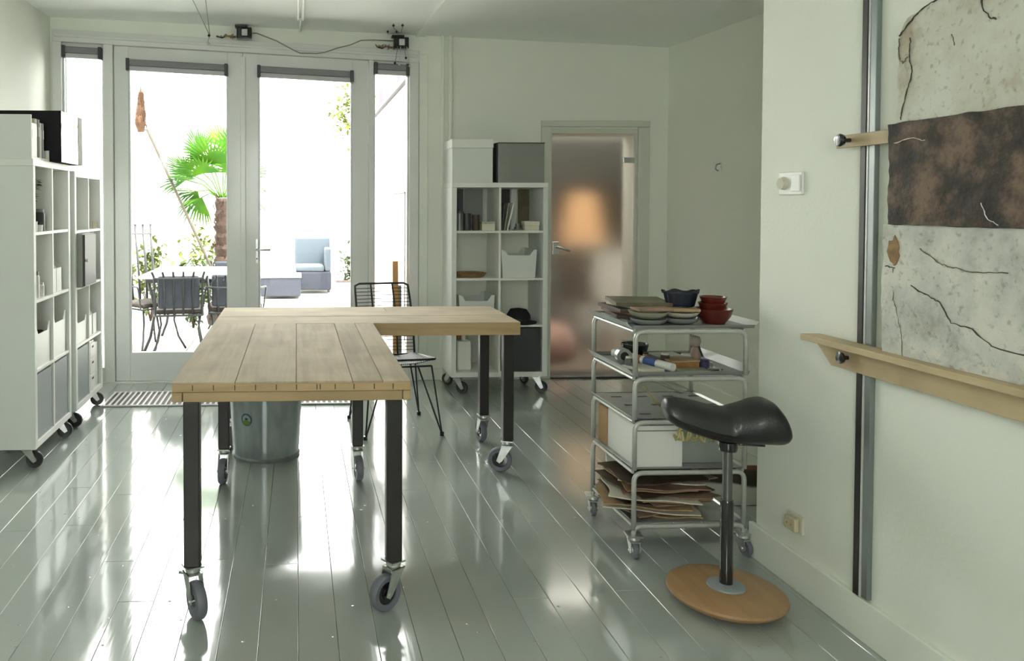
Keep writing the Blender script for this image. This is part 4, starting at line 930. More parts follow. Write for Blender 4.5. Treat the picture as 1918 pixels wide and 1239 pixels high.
# ------------------------------------------------------------------ tube trolley
TX, TY, TW, TD = 1.322, 2.952, .442, .42
t = thing('tube_trolley', 'five tier tube trolley on casters full of studio clutter', 'trolley', (TX, TY, 0))
tiers = [(.665, .885, .905), (.515, .69, .712), (.36, .525, .545), (.155, .335, .345)]
r = .0095
levels = [.115, .330, .530, .700, .886]
def xy(i): return [(0, 0), (TW, 0), (TW, TD), (0, TD)][i]
for lv in range(1, 5):
    zt = levels[lv]; zb = levels[lv - 1] + (.012 if lv > 1 else -.01)
    for side in ((0, 1), (3, 2)):          # front hoop and back hoop of each tier
        (xa, ya), (xb, yb) = xy(side[0]), xy(side[1])
        ob = MB().tube(rpath([(xa, ya, zb), (xa, ya, zt), (xb, yb, zt), (xb, yb, zb)], .035, 5), r, 10).build('hoop', 'tubeg', t, smooth=True)
    for xx in (0, TW): MB().tube([(xx, .012, zt), (xx, TD - .012, zt)], .007, 8).build('side_rail', 'tubeg', t, smooth='auto')
for side in ((0, 1), (3, 2)):
    (xa, ya), (xb, yb) = xy(side[0]), xy(side[1])
    MB().tube(rpath([(xa, ya, .088), (xa, ya, .118), (xb, yb, .118), (xb, yb, .088)], .028, 5), r, 10).build('hoop', 'tubeg', t, smooth=True)
for xx in (0, TW): MB().tube([(xx, .012, .118), (xx, TD - .012, .118)], .007, 8).build('side_rail', 'tubeg', t, smooth='auto')
for i in range(4):
    a, b = xy(i); caster(t, a, b, .09, [-1.7, -1.4, 1.4, -1.75][i], .032, .019, 'tyre', 'zinc', trail=.015)
MB().tube([(0.02, TD - .002, .695), (TW - .02, TD - .002, .535)], .006, 6).build('cross_brace', 'tubeg', t)
def tray(zt, ov, lip, m='sheet', fx=0, slots=False, bk=0):
    x0, x1, y0, y1 = -ov, TW + ov + fx, .012, TD + bk
    o = MB().box(x0, x1, y0, y1, zt, zt + .003).build('tray', m, t)
    # raised lips
    for (a, b) in (((x0, y0), (x0, y1)), ((x1, y0), (x1, y1)), ((x0, y0), (x1, y0)), ((x0, y1), (x1, y1))):
        dx, dy = (.004 if a[0] == b[0] else 0), (.004 if a[1] == b[1] else 0)
        oo = (-1 if a[0] == x0 and dx else 1)
        l = MB()
        if dx: l.prism([(a[0], zt), (a[0] + oo * .003, zt), (a[0] + oo * (lip * .9 + .003), zt + lip), (a[0] + oo * lip * .9, zt + lip)], y0, y1, 'y')
        else:
            o2 = -1 if a[1] == y0 else 1
            l.prism([(a[1], zt), (a[1] + o2 * .003, zt), (a[1] + o2 * (lip * .3 + .003), zt + lip * .55), (a[1] + o2 * lip * .3, zt + lip * .55)], x0, x1, 'x')
        l.build('lip', 'traylip' if dx else m, o)
    if slots:
        for i in range(4):
            for j in range(3):
                MB().box(x0 + .05 + i * .115, x0 + .095 + i * .115, y0 + .05 + j * .14, y0 + .064 + j * .14, zt + .0031, zt + .0036).build('slot', 'black', o)
    return o
tray(.897, .008, .024, fx=.03); tray(.712, .0, .030, fx=.018); tray(.541, .0, .010, slots=True); tray(.341, -.004, .008); tray(.129, -.004, .008)
def TT(px, Y): return (px - 555) / 1450 * Y      # reading of the photograph, px column at depth Y

# -- top tray
z = .9005
def sheetstack(items, base, z, group, name, cat):
    for (dx, dy, w, d, h, rz, m, lb) in items:
        b = MB(); q = random.Random(hash(lb) % 1000 if False else len(lb))
        pts = [(-w / 2, -d / 2), (w / 2 * q.uniform(.9, 1.05), -d / 2 * q.uniform(.9, 1.05)), (w / 2 * q.uniform(.9, 1.05), d / 2), (-w / 2 * q.uniform(.9, 1.05), d / 2 * q.uniform(.9, 1.05))]
        o = MB().prism(pts, 0, h, 'z').build(name, m, loc=(base[0] + dx, base[1] + dy, z), rot=(0, 0, rz), bevel=.0015, seg=1)
        tag(o, lb, cat, group); z += h + .0006
    return z
zz = sheetstack([
    (0, 0, .23, .24, .012, .10, 'midgrey', 'grey folder at the bottom of the magazine pile on the top tray'),
    (-.005, .01, .22, .22, .014, -.12, 'brownlth', 'dark brown book second from the bottom of the magazine pile'),
    (.01, .0, .22, .22, .012, .22, 'pinkbr', 'pinkish brown book in the middle of the magazine pile'),
    (-.008, .01, .23, .23, .014, .02, 'brownlth', 'brown leather book just below the pale sheet of the pile'),
    (.015, .0, .22, .21, .008, .28, 'cream', 'pale sheet near the top of the magazine pile'),
    (.005, .01, .23, .24, .016, -.18, 'olive', 'olive covered book topmost of the magazine pile')], (1.447, 3.215), z, 'books piled on the top tray', 'book', 'book')
def dish(name, label, cat, loc, r, h, m, group=None, base=.55):
    return tag(MB().lathe([(0, 0), (r * base, 0), (r * .88, h * .5), (r, h), (r - .005, h), (r * .83, h * .55), (r * base * .9, .006), (0, .006)], 28).build(name, m, loc=loc, smooth='auto'), label, cat, group)
dish('dish', 'grey dish under the pink rimmed one, front of the top tray', 'dish', (1.415, 3.045, z), .072, .026, 'ceram', 'dishes on the top tray')
dish('dish', 'pale green dish stacked on the grey dish beside the books', 'dish', (1.415, 3.045, z + .0265), .078, .028, 'greenish', 'dishes on the top tray')
tag(MB().rbox((0, 0, .007), (.15, .07, .012), (0, 0, .1)).build('notebook', 'pinkbr', loc=(1.43, 3.045, z + .0555), bevel=.003), 'pink covered notebook lying on the green dish', 'notebook')
dish('dish', 'blue grey dish below the navy basket, middle of the top tray', 'dish', (1.560, 3.07, z), .074, .026, 'ceram', 'dishes on the top tray')
dish('dish', 'cream dish below the navy basket, stacked on the blue grey one', 'dish', (1.560, 3.07, z + .0265), .072, .022, 'cream', 'dishes on the top tray')
tag(MB().rbox((0, 0, .007), (.13, .09, .012), (0, 0, -.1)).build('notebook', 'tan', loc=(1.56, 3.075, z + .050), bevel=.003), 'tan notebook between the cream dish and the navy basket', 'notebook')
t = thing('navy_basket', 'navy blue basket standing on the dishes of the top tray', 'basket', (1.584, 3.12, z + .0645))
MB().grid(lambda u, v: ((.050 + .014 * u) * (1 + .05 * sin(v * 2 * pi * 9)) * cos(2 * pi * v) * 1.05, (.050 + .014 * u) * .8 * sin(2 * pi * v), .062 * u + .004 * sin(v * 2 * pi * 5) * u), 8, 72, True).build('body', 'navy', t, smooth=True, solid=.003)
MB().lathe([(0, 0), (.050, 0), (.050, .004), (0, .004)], 20).build('bottom', 'navy', t)
for s in (-1, 1): MB().tube([(s * .064, -.02, .055), (s * .078, 0, .066), (s * .064, .02, .055)], .004, 6).build('handle', 'navy', t)
rb = (1.70, 3.075)
dish('red_bowl', 'large dark red bowl at the bottom of the red stack on the top tray', 'bowl', (rb[0], rb[1], z), .073, .060, 'red', 'red bowls stacked on the top tray', .58)
dish('red_bowl', 'dark red bowl in the middle of the red stack', 'bowl', (rb[0] - .004, rb[1], z + .050), .056, .034, 'red', 'red bowls stacked on the top tray', .75)
dish('red_bowl', 'smaller red bowl topmost of the red stack', 'bowl', (rb[0] - .002, rb[1], z + .078), .052, .030, 'red', 'red bowls stacked on the top tray', .75)
tag(MB().lathe([(0, 0), (.012, .004), (.016, .03), (.01, .055), (0, .06)], 12).build('seed_pod', 'olive', loc=(1.622, 3.14, z + .0), smooth=True), 'dark green seed pod between the navy basket and red bowls', 'pod')
# -- second tray
z = .7155
pot('black_bowl', 'black bowl at the back of the second tray', 'bowl', (1.468, 3.285, z), .046, .065, 'blackp', None, 1.25)
t = thing('tape_roll', 'roll of silver tape lying on the second tray', 'tape', (1.372, 3.18, z + .033))
MB().lathe([(.018, -.014), (.032, -.014), (.032, .014), (.018, .014), (.018, -.014)], 24, (0, 0, 0), 'y').build('roll', 'zinc', t, smooth='auto'); MB().lathe([(.015, -.0145), (.0178, -.0145), (.0178, .0145), (.015, .0145), (.015, -.0145)], 24, (0, 0, 0), 'y').build('core', 'black', t)
t = thing('paper_roll', 'long white paper roll with a blue print across the second tray', 'roll', (0, 0, 0))
a, b = Vector((1.375, 3.285, z + .026)), Vector((1.500, 3.005, z + .018)); MB().tube([a, b], .017, 14).build('roll', 'white', t, smooth='auto')
p, q_ = a.lerp(b, .55), a.lerp(b, .75); MB().tube([p, q_], .0175, 14, caps=False).build('blue_print', 'blue', t); p, q_ = a.lerp(b, .42), a.lerp(b, .50); MB().tube([p, q_], .0175, 14, caps=False).build('brown_print', 'amber', t)
tag(MB().rbox((0, 0, .006), (.10, .13, .010), (0, 0, .3)).build('sketch_pad', 'cream', loc=(1.40, 3.055, z), bevel=.002), 'small white sketch pad near the front post of the second tray', 'pad')
t = thing('wooden_case', 'flat amber wooden case in the middle of the second tray', 'case', (1.575, 3.11, z), .1)
MB().box(-.06, .06, -.05, .05, 0, .026).build('body', 'amber', t, bevel=.003); MB().box(-.062, .062, -.052, .052, .0265, .034).build('lid', 'tan', t, bevel=.002)
tag(MB().rbox((0, 0, .005), (.12, .07, .009), (0, 0, -.06)).build('sponge', 'greenish', loc=(1.58, 3.015, z), bevel=.002), 'yellow green flat sponge in front of the wooden case', 'sponge')
jar('little brown bottle with a cream cap beside the black bowl', (1.522, 3.12, z), .018, .055, 'brownlth', 'cream', 'bottle', 'bottle')
jar('white lidded jar behind the wooden case', (1.625, 3.15, z), .022, .045, 'ceram', 'cream')
t = thing('clay_figure', 'pinkish clay figure with a round head on the second tray', 'figurine', (1.675, 3.17, z))
MB().lathe([(0, 0), (.020, 0), (.024, .03), (.014, .062), (.010, .07)], 14).build('body', mat('pink_clay', (.36, .26, .21), .8), t, smooth=True); MB().lathe([(0, .068), (.018, .075), (.023, .092), (.018, .112), (0, .118)], 14).build('head', mat('pale_clay', (.42, .36, .30), .8), t, smooth=True)
tag(MB().rbox((0, 0, .0085), (.13, .03, .016), (0, 0, -.28)).build('glasses_case', 'black', loc=(1.69, 3.325, z), bevel=.005), 'long black case beside the clay figure', 'case')
tag(MB().lathe([(0, 0), (.028, 0), (.012, .04), (.007, .06), (0, .062)], 12).build('funnel', 'black', loc=(1.74, 3.27, z), smooth='auto'), 'small black funnel standing at the back of the second tray', 'funnel')
jar('dark purple jar near the front of the second tray', (1.665, 3.075, z), .019, .036, 'purple', 'purple')
tag(MB().rbox((0, 0, .014), (.13, .10, .026), (0, 0, .15)).build('white_carton', 'ceram', loc=(1.58, 3.235, z), bevel=.003), 'flat grey white carton behind the purple jar', 'carton')
t = thing('scraper', 'steel scraper with a grey handle at the end of the second tray', 'scraper', (1.690, 3.04, z), -.2)
MB().prism([(-.03, .0), (.03, 0), (.012, .05), (-.012, .05)], .002, .004, 'z').build('blade', 'zinc', t); MB().box(-.009, .009, .05, .13, .0, .014).build('handle', 'midgrey', t, bevel=.004)
tag(MB().rbox((0, 0, .006), (.11, .07, .011), (0, 0, -.2)).build('metal_palette', 'traylip', loc=(1.700, 3.245, z), bevel=.003), 'pale metal palette beyond the steel scraper', 'palette')
for (nm_, lb, p, ang, ln, m, r_) in (('paintbrush', 'long brown paintbrush lying at the front edge of the second tray', (1.55, 2.985), .05, .16, 'amber', .0035), ('paintbrush', 'short black paintbrush lying behind the sponge on the second tray', (1.665, 2.995), .5, .11, 'black', .004), ('palette_knife', 'thin steel palette knife across the right end of the second tray', (1.725, 3.13), 1.2, .13, 'zinc', .003)):
    t = thing(nm_, lb, nm_.replace('_', ' ').split()[-1], (p[0], p[1], z + .001), ang)
    MB().tube([(-ln * .5, 0, r_), (ln * .2, 0, r_)], r_, 8).build('handle', m, t, smooth='auto')
    MB().tube([(ln * .2, 0, r_), (ln * .34, 0, r_)], r_ * .9, 8).build('ferrule', 'zinc', t, smooth='auto')
    if 'brush' in nm_: MB().tube([(ln * .34, 0, r_), (ln * .5, 0, r_)], [r_, r_ * .3], 8).build('bristles', 'brownlth', t)
    else: MB().prism([(ln * .34, -.008), (ln * .5, 0), (ln * .34, .008)], r_ - .001, r_ + .001, 'z').build('blade', 'zinc', t)
jar('small clear topped jar between the tape roll and the front post', (1.362, 3.10, z), .016, .045, 'tin', 'cream')
jar('tiny amber bottle beside the blue printed roll', (1.462, 3.165, z), .012, .05, 'amber', 'black', 'bottle', 'bottle')
# -- third tray
z = .5445
t = thing('dried_twig', 'pale dried twig poking up beyond the saddle seat', 'twig', (0, 0, 0))
MB().tube([(1.372, 2.99, .662), (1.405, 3.0, .632), (1.43, 3.02, .600), (1.50, 3.08, .548)], [.003, .004, .005, .005], 6).build('stalk', 'straw', t, smooth=True)
t2 = MB().tube([(1.40, 3.0, .636), (1.39, 3.0, .655)], .002, 5).build('side_shoot', 'straw', t)
t = thing('dried_bundle', 'plaited dried straw bundle hanging beneath the saddle seat', 'straw bundle', (1.575, 2.925, .47))
for k in range(7):
    a = k * .9; MB().tube([(-.09 + .03 * k + .015 * sin(j + a), .012 * cos(j * 1.7 + a), .03 - .03 * sin(pi * j / 7) + .012 * sin(j * 2 + a)) for j in range(8)], .005, 6).build('strand', 'straw', t, smooth=True)
MB().tube([(0, 0, .03), (0, .015, .055)], .002, 5).build('string', 'cream', t)
# -- fourth tray: boxes
z = .3445
def openbox(label, loc, rz, w, d, h, m, inner='black', name='open_box'):
    t = thing(name, label, 'box', loc, rz); th = .006
    MB().box(-w / 2, w / 2, -d / 2, -d / 2 + th, 0, h).build('front_wall', m, t, bevel=.001); MB().box(-w / 2, w / 2, d / 2 - th, d / 2, 0, h).build('back_wall', m, t, bevel=.001)
    MB().box(-w / 2, -w / 2 + th, -d / 2 + th, d / 2 - th, 0, h).build('side_wall', m, t); MB().box(w / 2 - th, w / 2, -d / 2 + th, d / 2 - th, 0, h).build('side_wall', m, t)
    MB().box(-w / 2 + th, w / 2 - th, -d / 2 + th, d / 2 - th, 0, h * .45).build('contents', inner, t)
    MB().box(-w / 2 - .001, w / 2 + .001, -d / 2 - .001, -d / 2, h - .022, h - .018).build('rim_fold', 'midgrey', t)
    return t
openbox('white open box with dark contents on the fourth tray', (1.433, 3.115, z), 0, .185, .28, .165, 'white')
openbox('brown cardboard box behind the white open box on the fourth tray', (1.40, 3.312, z), 0, .12, .09, .16, 'card', 'brownlth')
openbox('grey box beside the white open box on the fourth tray', (1.646, 3.15, z), 0, .195, .26, .155, 'ceram', 'black')
# -- fifth tray: heap of leather and paper offcuts
z = .1325
q = random.Random(21); zc_ = z
mm = ['tan', 'pinkbr', 'cream', 'pinkbr', 'tan', 'brownlth', 'pinkbr', 'tan', 'cream', 'pinkbr', 'brownlth', 'tan', 'pinkbr', 'cream', 'pinkbr', 'brownlth', 'tan', 'pinkbr', 'pinkbr']
nm = {'tan': 'tan', 'pinkbr': 'pinkish brown', 'cream': 'cream', 'brownlth': 'dark brown'}
seen = {}
ordn = ['lowest', 'second lowest', 'third lowest', 'fourth lowest', 'fifth lowest', 'sixth lowest', 'seventh lowest', 'middle', 'just over the middle', 'seventh from the top', 'sixth from the top', 'fifth from the top', 'fourth from the top', 'third from the top', 'second from the top', 'topmost']
N_ = 16
for k in range(N_):
    m = mm[k]; w, d = q.uniform(.26, .36), q.uniform(.22, .33); cx, cy = 1.49 + q.uniform(-.045, .06), 3.15 + q.uniform(-.04, .02); rz = q.uniform(-.35, .35); h = q.uniform(.003, .006)
    if k == N_ - 1: w, d, cx, cy, rz = .34, .27, 1.475, 3.13, .12
    b = MB(); nu = 9; amp = .0045; ph = q.uniform(0, 6)
    wob = [1 + q.uniform(-.10, .06) for _ in range(64)]
    def fn(u, v, top):
        X = (u - .5) * w * (1 + .06 * sin(v * 7 + ph)); Y = (v - .5) * d * (1 + .06 * sin(u * 9 + ph * 2))
        return (X, Y, amp * sin(u * 5 + ph * 0) * 0 + .0035 * (abs(u - .5) * 2) ** 2 + (h if top else 0))
    b.grid(lambda u, v: fn(u, v, True), nu, nu); n0 = len(b.v); b.grid(lambda u, v: fn(u, v, False), nu, nu)
    for i in range(nu - 1):
        for (A, B) in (((i, 0), (i + 1, 0)), ((i, nu - 1), (i + 1, nu - 1)), ((0, i), (0, i + 1)), ((nu - 1, i), (nu - 1, i + 1))):
            a_, b2 = A[0] * nu + A[1], B[0] * nu + B[1]; b.f.append((a_, b2, b2 + n0, a_ + n0))
    o = b.build('offcut_sheet', m, loc=(cx, cy, zc_), rot=(0, 0, rz)); zc_ += h + .0046
    tag(o, '%s offcut sheet, %s of the heap on the bottom tray' % (nm[m], ordn[k]), 'sheet', 'offcut sheets on the bottom tray')
# -- behind the trolley
t = thing('foam_board', 'white panel standing on the floor behind the trolley', 'panel', (1.705, 3.72, 0))
MB().rbox((0, 0, .097), (.36, .012, .185), (radians(-6), 0, 0)).build('board', 'white', t, bevel=.002); MB().rbox((0, -.016, .004), (.36, .02, .008)).build('foot_rail', 'darkgrey', t)
for sx in (-.14, .14): MB().tube([(sx, .0, .16), (sx, .07, .0)], .006, 6).build('prop', 'darkgrey', t)
def hide_mat():
    m, nt, b = new_mat('brown_and_white_painting'); N, L_n = nt.nodes, nt.links
    tc = N.new('ShaderNodeTexCoord'); nz = N.new('ShaderNodeTexNoise'); nz.inputs['Scale'].default_value = 5; L_n.new(tc.outputs['Object'], nz.inputs['Vector'])
    mx = N.new('ShaderNodeVectorMath'); mx.operation = 'MULTIPLY_ADD'; L_n.new(nz.outputs['Color'], mx.inputs[0]); mx.inputs[1].default_value = (.08, .08, .08); L_n.new(tc.outputs['Object'], mx.inputs[2])
    sp = N.new('ShaderNodeSeparateXYZ'); L_n.new(mx.outputs[0], sp.inputs[0])
    cr = N.new('ShaderNodeValToRGB'); e = cr.color_ramp.elements; cr.color_ramp.interpolation = 'EASE'
    e[0].position = .125; e[0].color = (.42, .42, .38, 1); e[1].position = .14; e[1].color = (.022, .016, .009, 1); k = e.new(.195); k.color = (.03, .018, .01, 1); k = e.new(.208); k.color = (.13, .055, .025, 1)
    L_n.new(sp.outputs['Z'], cr.inputs[0]); L_n.new(cr.outputs[0], b.inputs['Base Color']); b.inputs['Roughness'].default_value = .7; return m
t = thing('dark_canvas', 'small canvas of dark brown over white leaning behind the trolley', 'painting', (2.04, 3.45, 0), radians(-2))
MB().rbox((0, .0, .090), (.40, .02, .178), (radians(-8), 0, 0)).build('canvas', hide_mat(), t, bevel=.002)
MB().tube([(-.12, .02, .14), (-.12, .08, .0)], .006, 6).build('prop', 'tan', t); MB().tube([(.12, .02, .14), (.12, .08, .0)], .006, 6).build('prop', 'tan', t)

# ------------------------------------------------------------------ saddle stool
t = thing('saddle_stool', 'black saddle stool on a round wooden tilting base', 'stool', (1.487, 2.587, 0))
MB().lathe([(0, 0), (.10, .002), (.165, .016), (.186, .030), (.192, .040), (.190, .048), (.178, .052), (.06, .060), (0, .060)], 56).build('base', 'beech', t, smooth='auto')
MB().lathe([(.0, .0605), (.062, .0605), (.060, .066), (.035, .072), (0, .072)], 32).build('flange', 'bluegrey', t, smooth='auto')
MB().lathe([(.0215, .072), (.0215, .355), (.019, .362)], 24).build('lower_column', 'blackp', t, smooth='auto')
MB().lathe([(.0160, .362), (.0160, .535)], 24).build('gas_lift', mat('dark_steel', (.16, .16, .15), .3, metal=.7), t, smooth='auto')
MB().lathe([(.030, .535), (.033, .548), (.033, .566)], 24).build('collar', 'blackp', t, smooth='auto')
sm = MB()
key = [(0, .655, .700, .03), (.025, .640, .711, .050), (.1, .616, .716, .060), (.25, .592, .707, .068), (.4, .575, .692, .074), (.52, .568, .686, .080), (.64, .566, .698, .090), (.76, .566, .713, .100), (.86, .566, .717, .106), (.93, .566, .706, .104), (.97, .567, .680, .098), (1.0, .580, .650, .080)]
def lerpk(s):
    for a, b in zip(key[:-1], key[1:]):
        if s <= b[0]:
            f = (s - a[0]) / (b[0] - a[0]); f = f * f * (3 - 2 * f) if False else f; return [a[i] + (b[i] - a[i]) * f for i in range(1, 4)]
    return key[-1][1:]
def sfn(u, v):
    zb, ztp, w = lerpk(u); x = -.218 + .395 * u; a = 2 * pi * v; cy, szn = cos(a), sin(a)
    yy = w * (abs(cy) ** .8) * (1 if cy > 0 else -1); m_ = (zb + ztp) / 2; hh = (ztp - zb) / 2
    zz = m_ + hh * (abs(szn) ** .8) * (1 if szn > 0 else -1)
    if szn > 0: zz -= (.030 * (abs(cy) ** 2) * (1 if u < .55 else .4)) * hh / .06      # shoulders drop away like a saddle
    if szn > 0 and u > .7: zz += .012 * (abs(cy) ** 1.2) * min(1, (u - .7) / .1) * (1 if u < .97 else 0)
    return (x + .018 * (1 - abs(cy)) * (u > .9) * -1, yy, zz)
sm.grid(sfn, 40, 32, True); n = 32
sm.f.append(tuple(range(31, -1, -1))); sm.f.append(tuple(39 * 32 + k for k in range(32)))
so = sm.build('seat', mat('black_leather', (.016, .016, .017), .38, var=.2, coat=.25, bump=.15, bscale=200), t, smooth=True); md = so.modifiers.new('sub', 'SUBSURF'); md.levels = 1; md.render_levels = 1
so.rotation_euler = (0, 0, radians(-8))
MB().tube(rpath([(.03, .0, .556), (.09, -.0, .552), (.125, -.01, .552)], .02), .005, 8).build('height_lever', 'blackp', t, smooth=True)

# ------------------------------------------------------------------ right wall: rail, lath, ledge, painting, switches
t = thing('hanging_rail', 'vertical black and grey metal rail screwed on the projecting wall', 'rail', (1.7995, 2.338, .14))
ht = cz(1.8, 2.34) - .145
MB().box(-.016, 0, -.022, .004, 0, ht).build('grey_channel', 'steelrail', t, bevel=.002); MB().box(-.018, 0, .0045, .011, 0, ht).build('light_bead', 'traylip', t); MB().box(-.021, 0, .0115, .034, 0, ht).build('black_strip', 'black', t, bevel=.001)
t = thing('wall_lath', 'pale wooden lath behind the painting, fixed with a black knob', 'lath', (1.779, 2.05, 1.566))
MB().box(-.012, .0, -.60, .415, 0, .041).build('lath', 'birch', t, bevel=.0015); MB().lathe([(.007, 0), (.007, -.022), (.019, -.026), (.021, -.034), (.017, -.042), (0, -.044)], 24, (-.0125, .352, .022), 'x').build('knob', 'blackp', t, smooth='auto')
MB().lathe([(0, 0), (.005, 0), (.005, .0205), (0, .0205)], 10, (0, .315, .02), 'x').build('spacer', 'zinc', t)
t = thing('picture_ledge', 'long pale wooden picture ledge across the projecting wall', 'ledge', (1.7995, 2.0, 0))
MB().prism([(-.0225, .925), (-.090, .925), (-.090, .945), (-.0225, .945)], -1.0, .545, 'y').build('top_board', 'birch', t, bevel=.0015)
MB().prism([(-1.0, .853), (.462, .853), (.545, .9245), (-1.0, .9245)], -.040, -.022, 'x').build('back_board', 'birch', t, bevel=.0015)
MB().lathe([(.007, 0), (.007, -.016), (.018, -.020), (.019, -.027), (0, -.032)], 24, (-.0405, .385, .893), 'x').build('knob', 'blackp', t, smooth='auto')
MB().lathe([(0, 0), (.006, 0), (.006, .0215), (0, .0215)], 10, (-.0215, .34, .89), 'x').build('spacer', 'zinc', t)
# painting: three thick slabs
t = thing('plaster_painting', 'large cracked plaster painting with a dark rusty band standing on the ledge', 'painting', (1.752, 1.62, .9455))
def slab(name, m, y0, y1, z0, z1, x0, x1, seed, topfn=None, amp=.004):
    nu, nv = 60, 60
    def fn(u, v):
        y = y1 + (y0 - y1) * u; zt = z1 if topfn is None else topfn(y); z = z0 + (zt - z0) * v
        e = .004 * noise.noise(Vector((seed, z * 9, y * 9)))
        if u in (0.0,): y += .006 * noise.noise(Vector((seed + 3, z * 14, 0))) + .003 * noise.noise(Vector((seed + 3, z * 50, 0)))
        if v == 1.0: z += .005 * noise.noise(Vector((seed + 5, y * 16, 0)))
        d = amp * (noise.noise(Vector((seed, z * 12, y * 12))) + .6 * noise.noise(Vector((seed, z * 34, y * 34))))
        return (x0 - d + .012 * (z / 1.0) * 0, y, z)
    b = MB(); b.grid(fn, nu, nv); n0 = len(b.v)
    b.v += [(x1, p[1], p[2]) for p in b.v[:n0]]
    for i in range(nu - 1):
        for (A, B) in (((i, 0), (i + 1, 0)), ((i, nv - 1), (i + 1, nv - 1))):
            a_, b2 = A[0] * nv + A[1], B[0] * nv + B[1]; b.f.append((a_, b2, b2 + n0, a_ + n0))
    for i in range(nv - 1):
        for (A, B) in (((0, i), (0, i + 1)), ((nu - 1, i), (nu - 1, i + 1))):
            a_, b2 = A[0] * nv + A[1], B[0] * nv + B[1]; b.f.append((a_, b2, b2 + n0, a_ + n0))
    return b.build(name, m, t, smooth='auto')
def topf(y):   # y local: .565 at the near corner of the picture seen first
    d = .565 - y; return .955 + .30 * d * .35 - (.03 * max(0, 1 - d / .03) ** 2) + .035 * math.sqrt(max(0, min(d, .25) / .25))
Y0 = -.35
sl3 = slab('lower_panel', 'plast2', Y0, .608, 0, .378, -.006, .018, 1.3)
sl2 = slab('rusty_band', 'rust', Y0, .585, .379, .674, -.014, .018, 4.7)
sl1 = slab('upper_panel', 'plast', Y0, .565, .675, 1.0, -.004, .018, 8.2, topf)
def crack(pts, r, parent, m='black', x=-.011, name='crack', sd=1):
    # pts (y, z) polyline, roughened
    q = random.Random(sd); out = []
    for (a, b) in zip(pts[:-1], pts[1:]):
        for k in range(6):
            f = k / 6; out.append((x, a[0] + (b[0] - a[0]) * f + q.uniform(-.0022, .0022), a[1] + (b[1] - a[1]) * f + q.uniform(-.0022, .0022)))
    out.append((x, *pts[-1])); MB().tube(out, [r * q.uniform(.5, 1.2) for _ in out], 5).build(name, m, parent)
dk = mat('crack_brown', (.16, .14, .10), .8); dk2 = mat('crack_dark', (.07, .06, .045), .8)
crack([(.520, .91), (.523, .86), (.512, .815), (.527, .765), (.548, .70), (.550, .682)], .0018, sl1, dk2, -.0055, sd=2)
crack([(.563, .925), (.55, .935), (.50, .975), (.44, .995), (.40, 1.01)], .0022, sl1, dk2, -.0055, sd=3)
crack([(.563, .92), (.56, .86), (.545, .845), (.53, .86)], .0016, sl1, dk, -.0055, sd=4)
crack([(.30, 1.0), (.285, .93), (.262, .905), (.25, .90)], .0022, sl1, dk2, -.0055, sd=5)
crack([(.38, .89), (.372, .86)], .0012, sl1, dk, -.0055, sd=6)
crack([(.47, .315), (.40, .275), (.36, .270), (.30, .262), (.20, .268)], .0016, sl3, dk, -.0075, sd=7)
crack([(.50, .205), (.44, .185), (.40, .17), (.36, .12), (.30, .115), (.24, .08), (.1, .07)], .0020, sl3, dk2, -.0075, sd=8)
crack([(.595, .255), (.560, .252)], .002, sl3, dk2, -.0075, sd=9)
crack([(.566, .25), (.562, .16), (.55, .13), (.53, .06), (.525, .0)], .0012, sl3, dk, -.0075, sd=10)
for (cy, cz_, ry, rz_, m, par, nme, x) in ((.565, .30, .022, .042, 'cork', sl3, 'rust_patch', -.0085), (.325, .605, .016, .010, 'tan', sl2, 'ochre_patch', -.0145)):
    q = random.Random(int(cy * 100)); pts = [(cy + ry * cos(2 * pi * k / 18) * q.uniform(.75, 1.15), cz_ + rz_ * sin(2 * pi * k / 18) * q.uniform(.75, 1.15)) for k in range(18)]
    MB().prism(pts, x, x + .014, 'x').build(nme, m, par)
crack([(.56, .615), (.50, .625), (.45, .615)], .0016, sl2, 'cream', -.0165, sd=12); crack([(.27, .44), (.25, .40), (.22, .385)], .0012, sl2, 'white', -.0165, sd=13)

t = thing('light_switch', 'white double switch plate with dimmer knob on the projecting wall', 'switch', (1.7995, 2.735, 1.460))
MB().box(-.010, 0, -.068, .068, -.042, .042).build('plate', 'white', t, bevel=.004); MB().lathe([(0, -.010), (.024, -.0105), (.021, -.026), (0, -.027)], 24, (0, .032, 0), 'x').build('dimmer_knob', 'cream', t, smooth='auto')
MB().box(-.0155, -.0103, -.062, -.012, -.030, .030).build('rocker', 'white', t, bevel=.003)
t = thing('wall_socket', 'aged yellowed socket low on the projecting wall', 'socket', (1.7995, 2.68, .236))
MB().box(-.010, 0, -.044, .044, -.028, .036).build('plate', 'cream', t, bevel=.003); MB().box(-.030, -.0105, -.03, .03, -.024, .024).build('double_plug', 'socket', t, bevel=.005)
for s in (-.012, .012): MB().lathe([(0, -.0302), (.004, -.0302), (.004, -.032), (0, -.032)], 8, (0, s, 0), 'x').build('screw', 'tan', t)
t = thing('wall_hook', 'tiny metal hook on the recess wall', 'hook', (2.9495, 5.27, 1.62))
MB().box(-.004, 0, -.012, .012, .0, .06).build('plate', 'zinc', t, bevel=.001); MB().tube(rpath([(-.005, 0, .05), (-.03, 0, .045), (-.035, 0, .01), (-.015, 0, .0)], .008), .004, 6).build('hook_arm', 'steelrail', t)

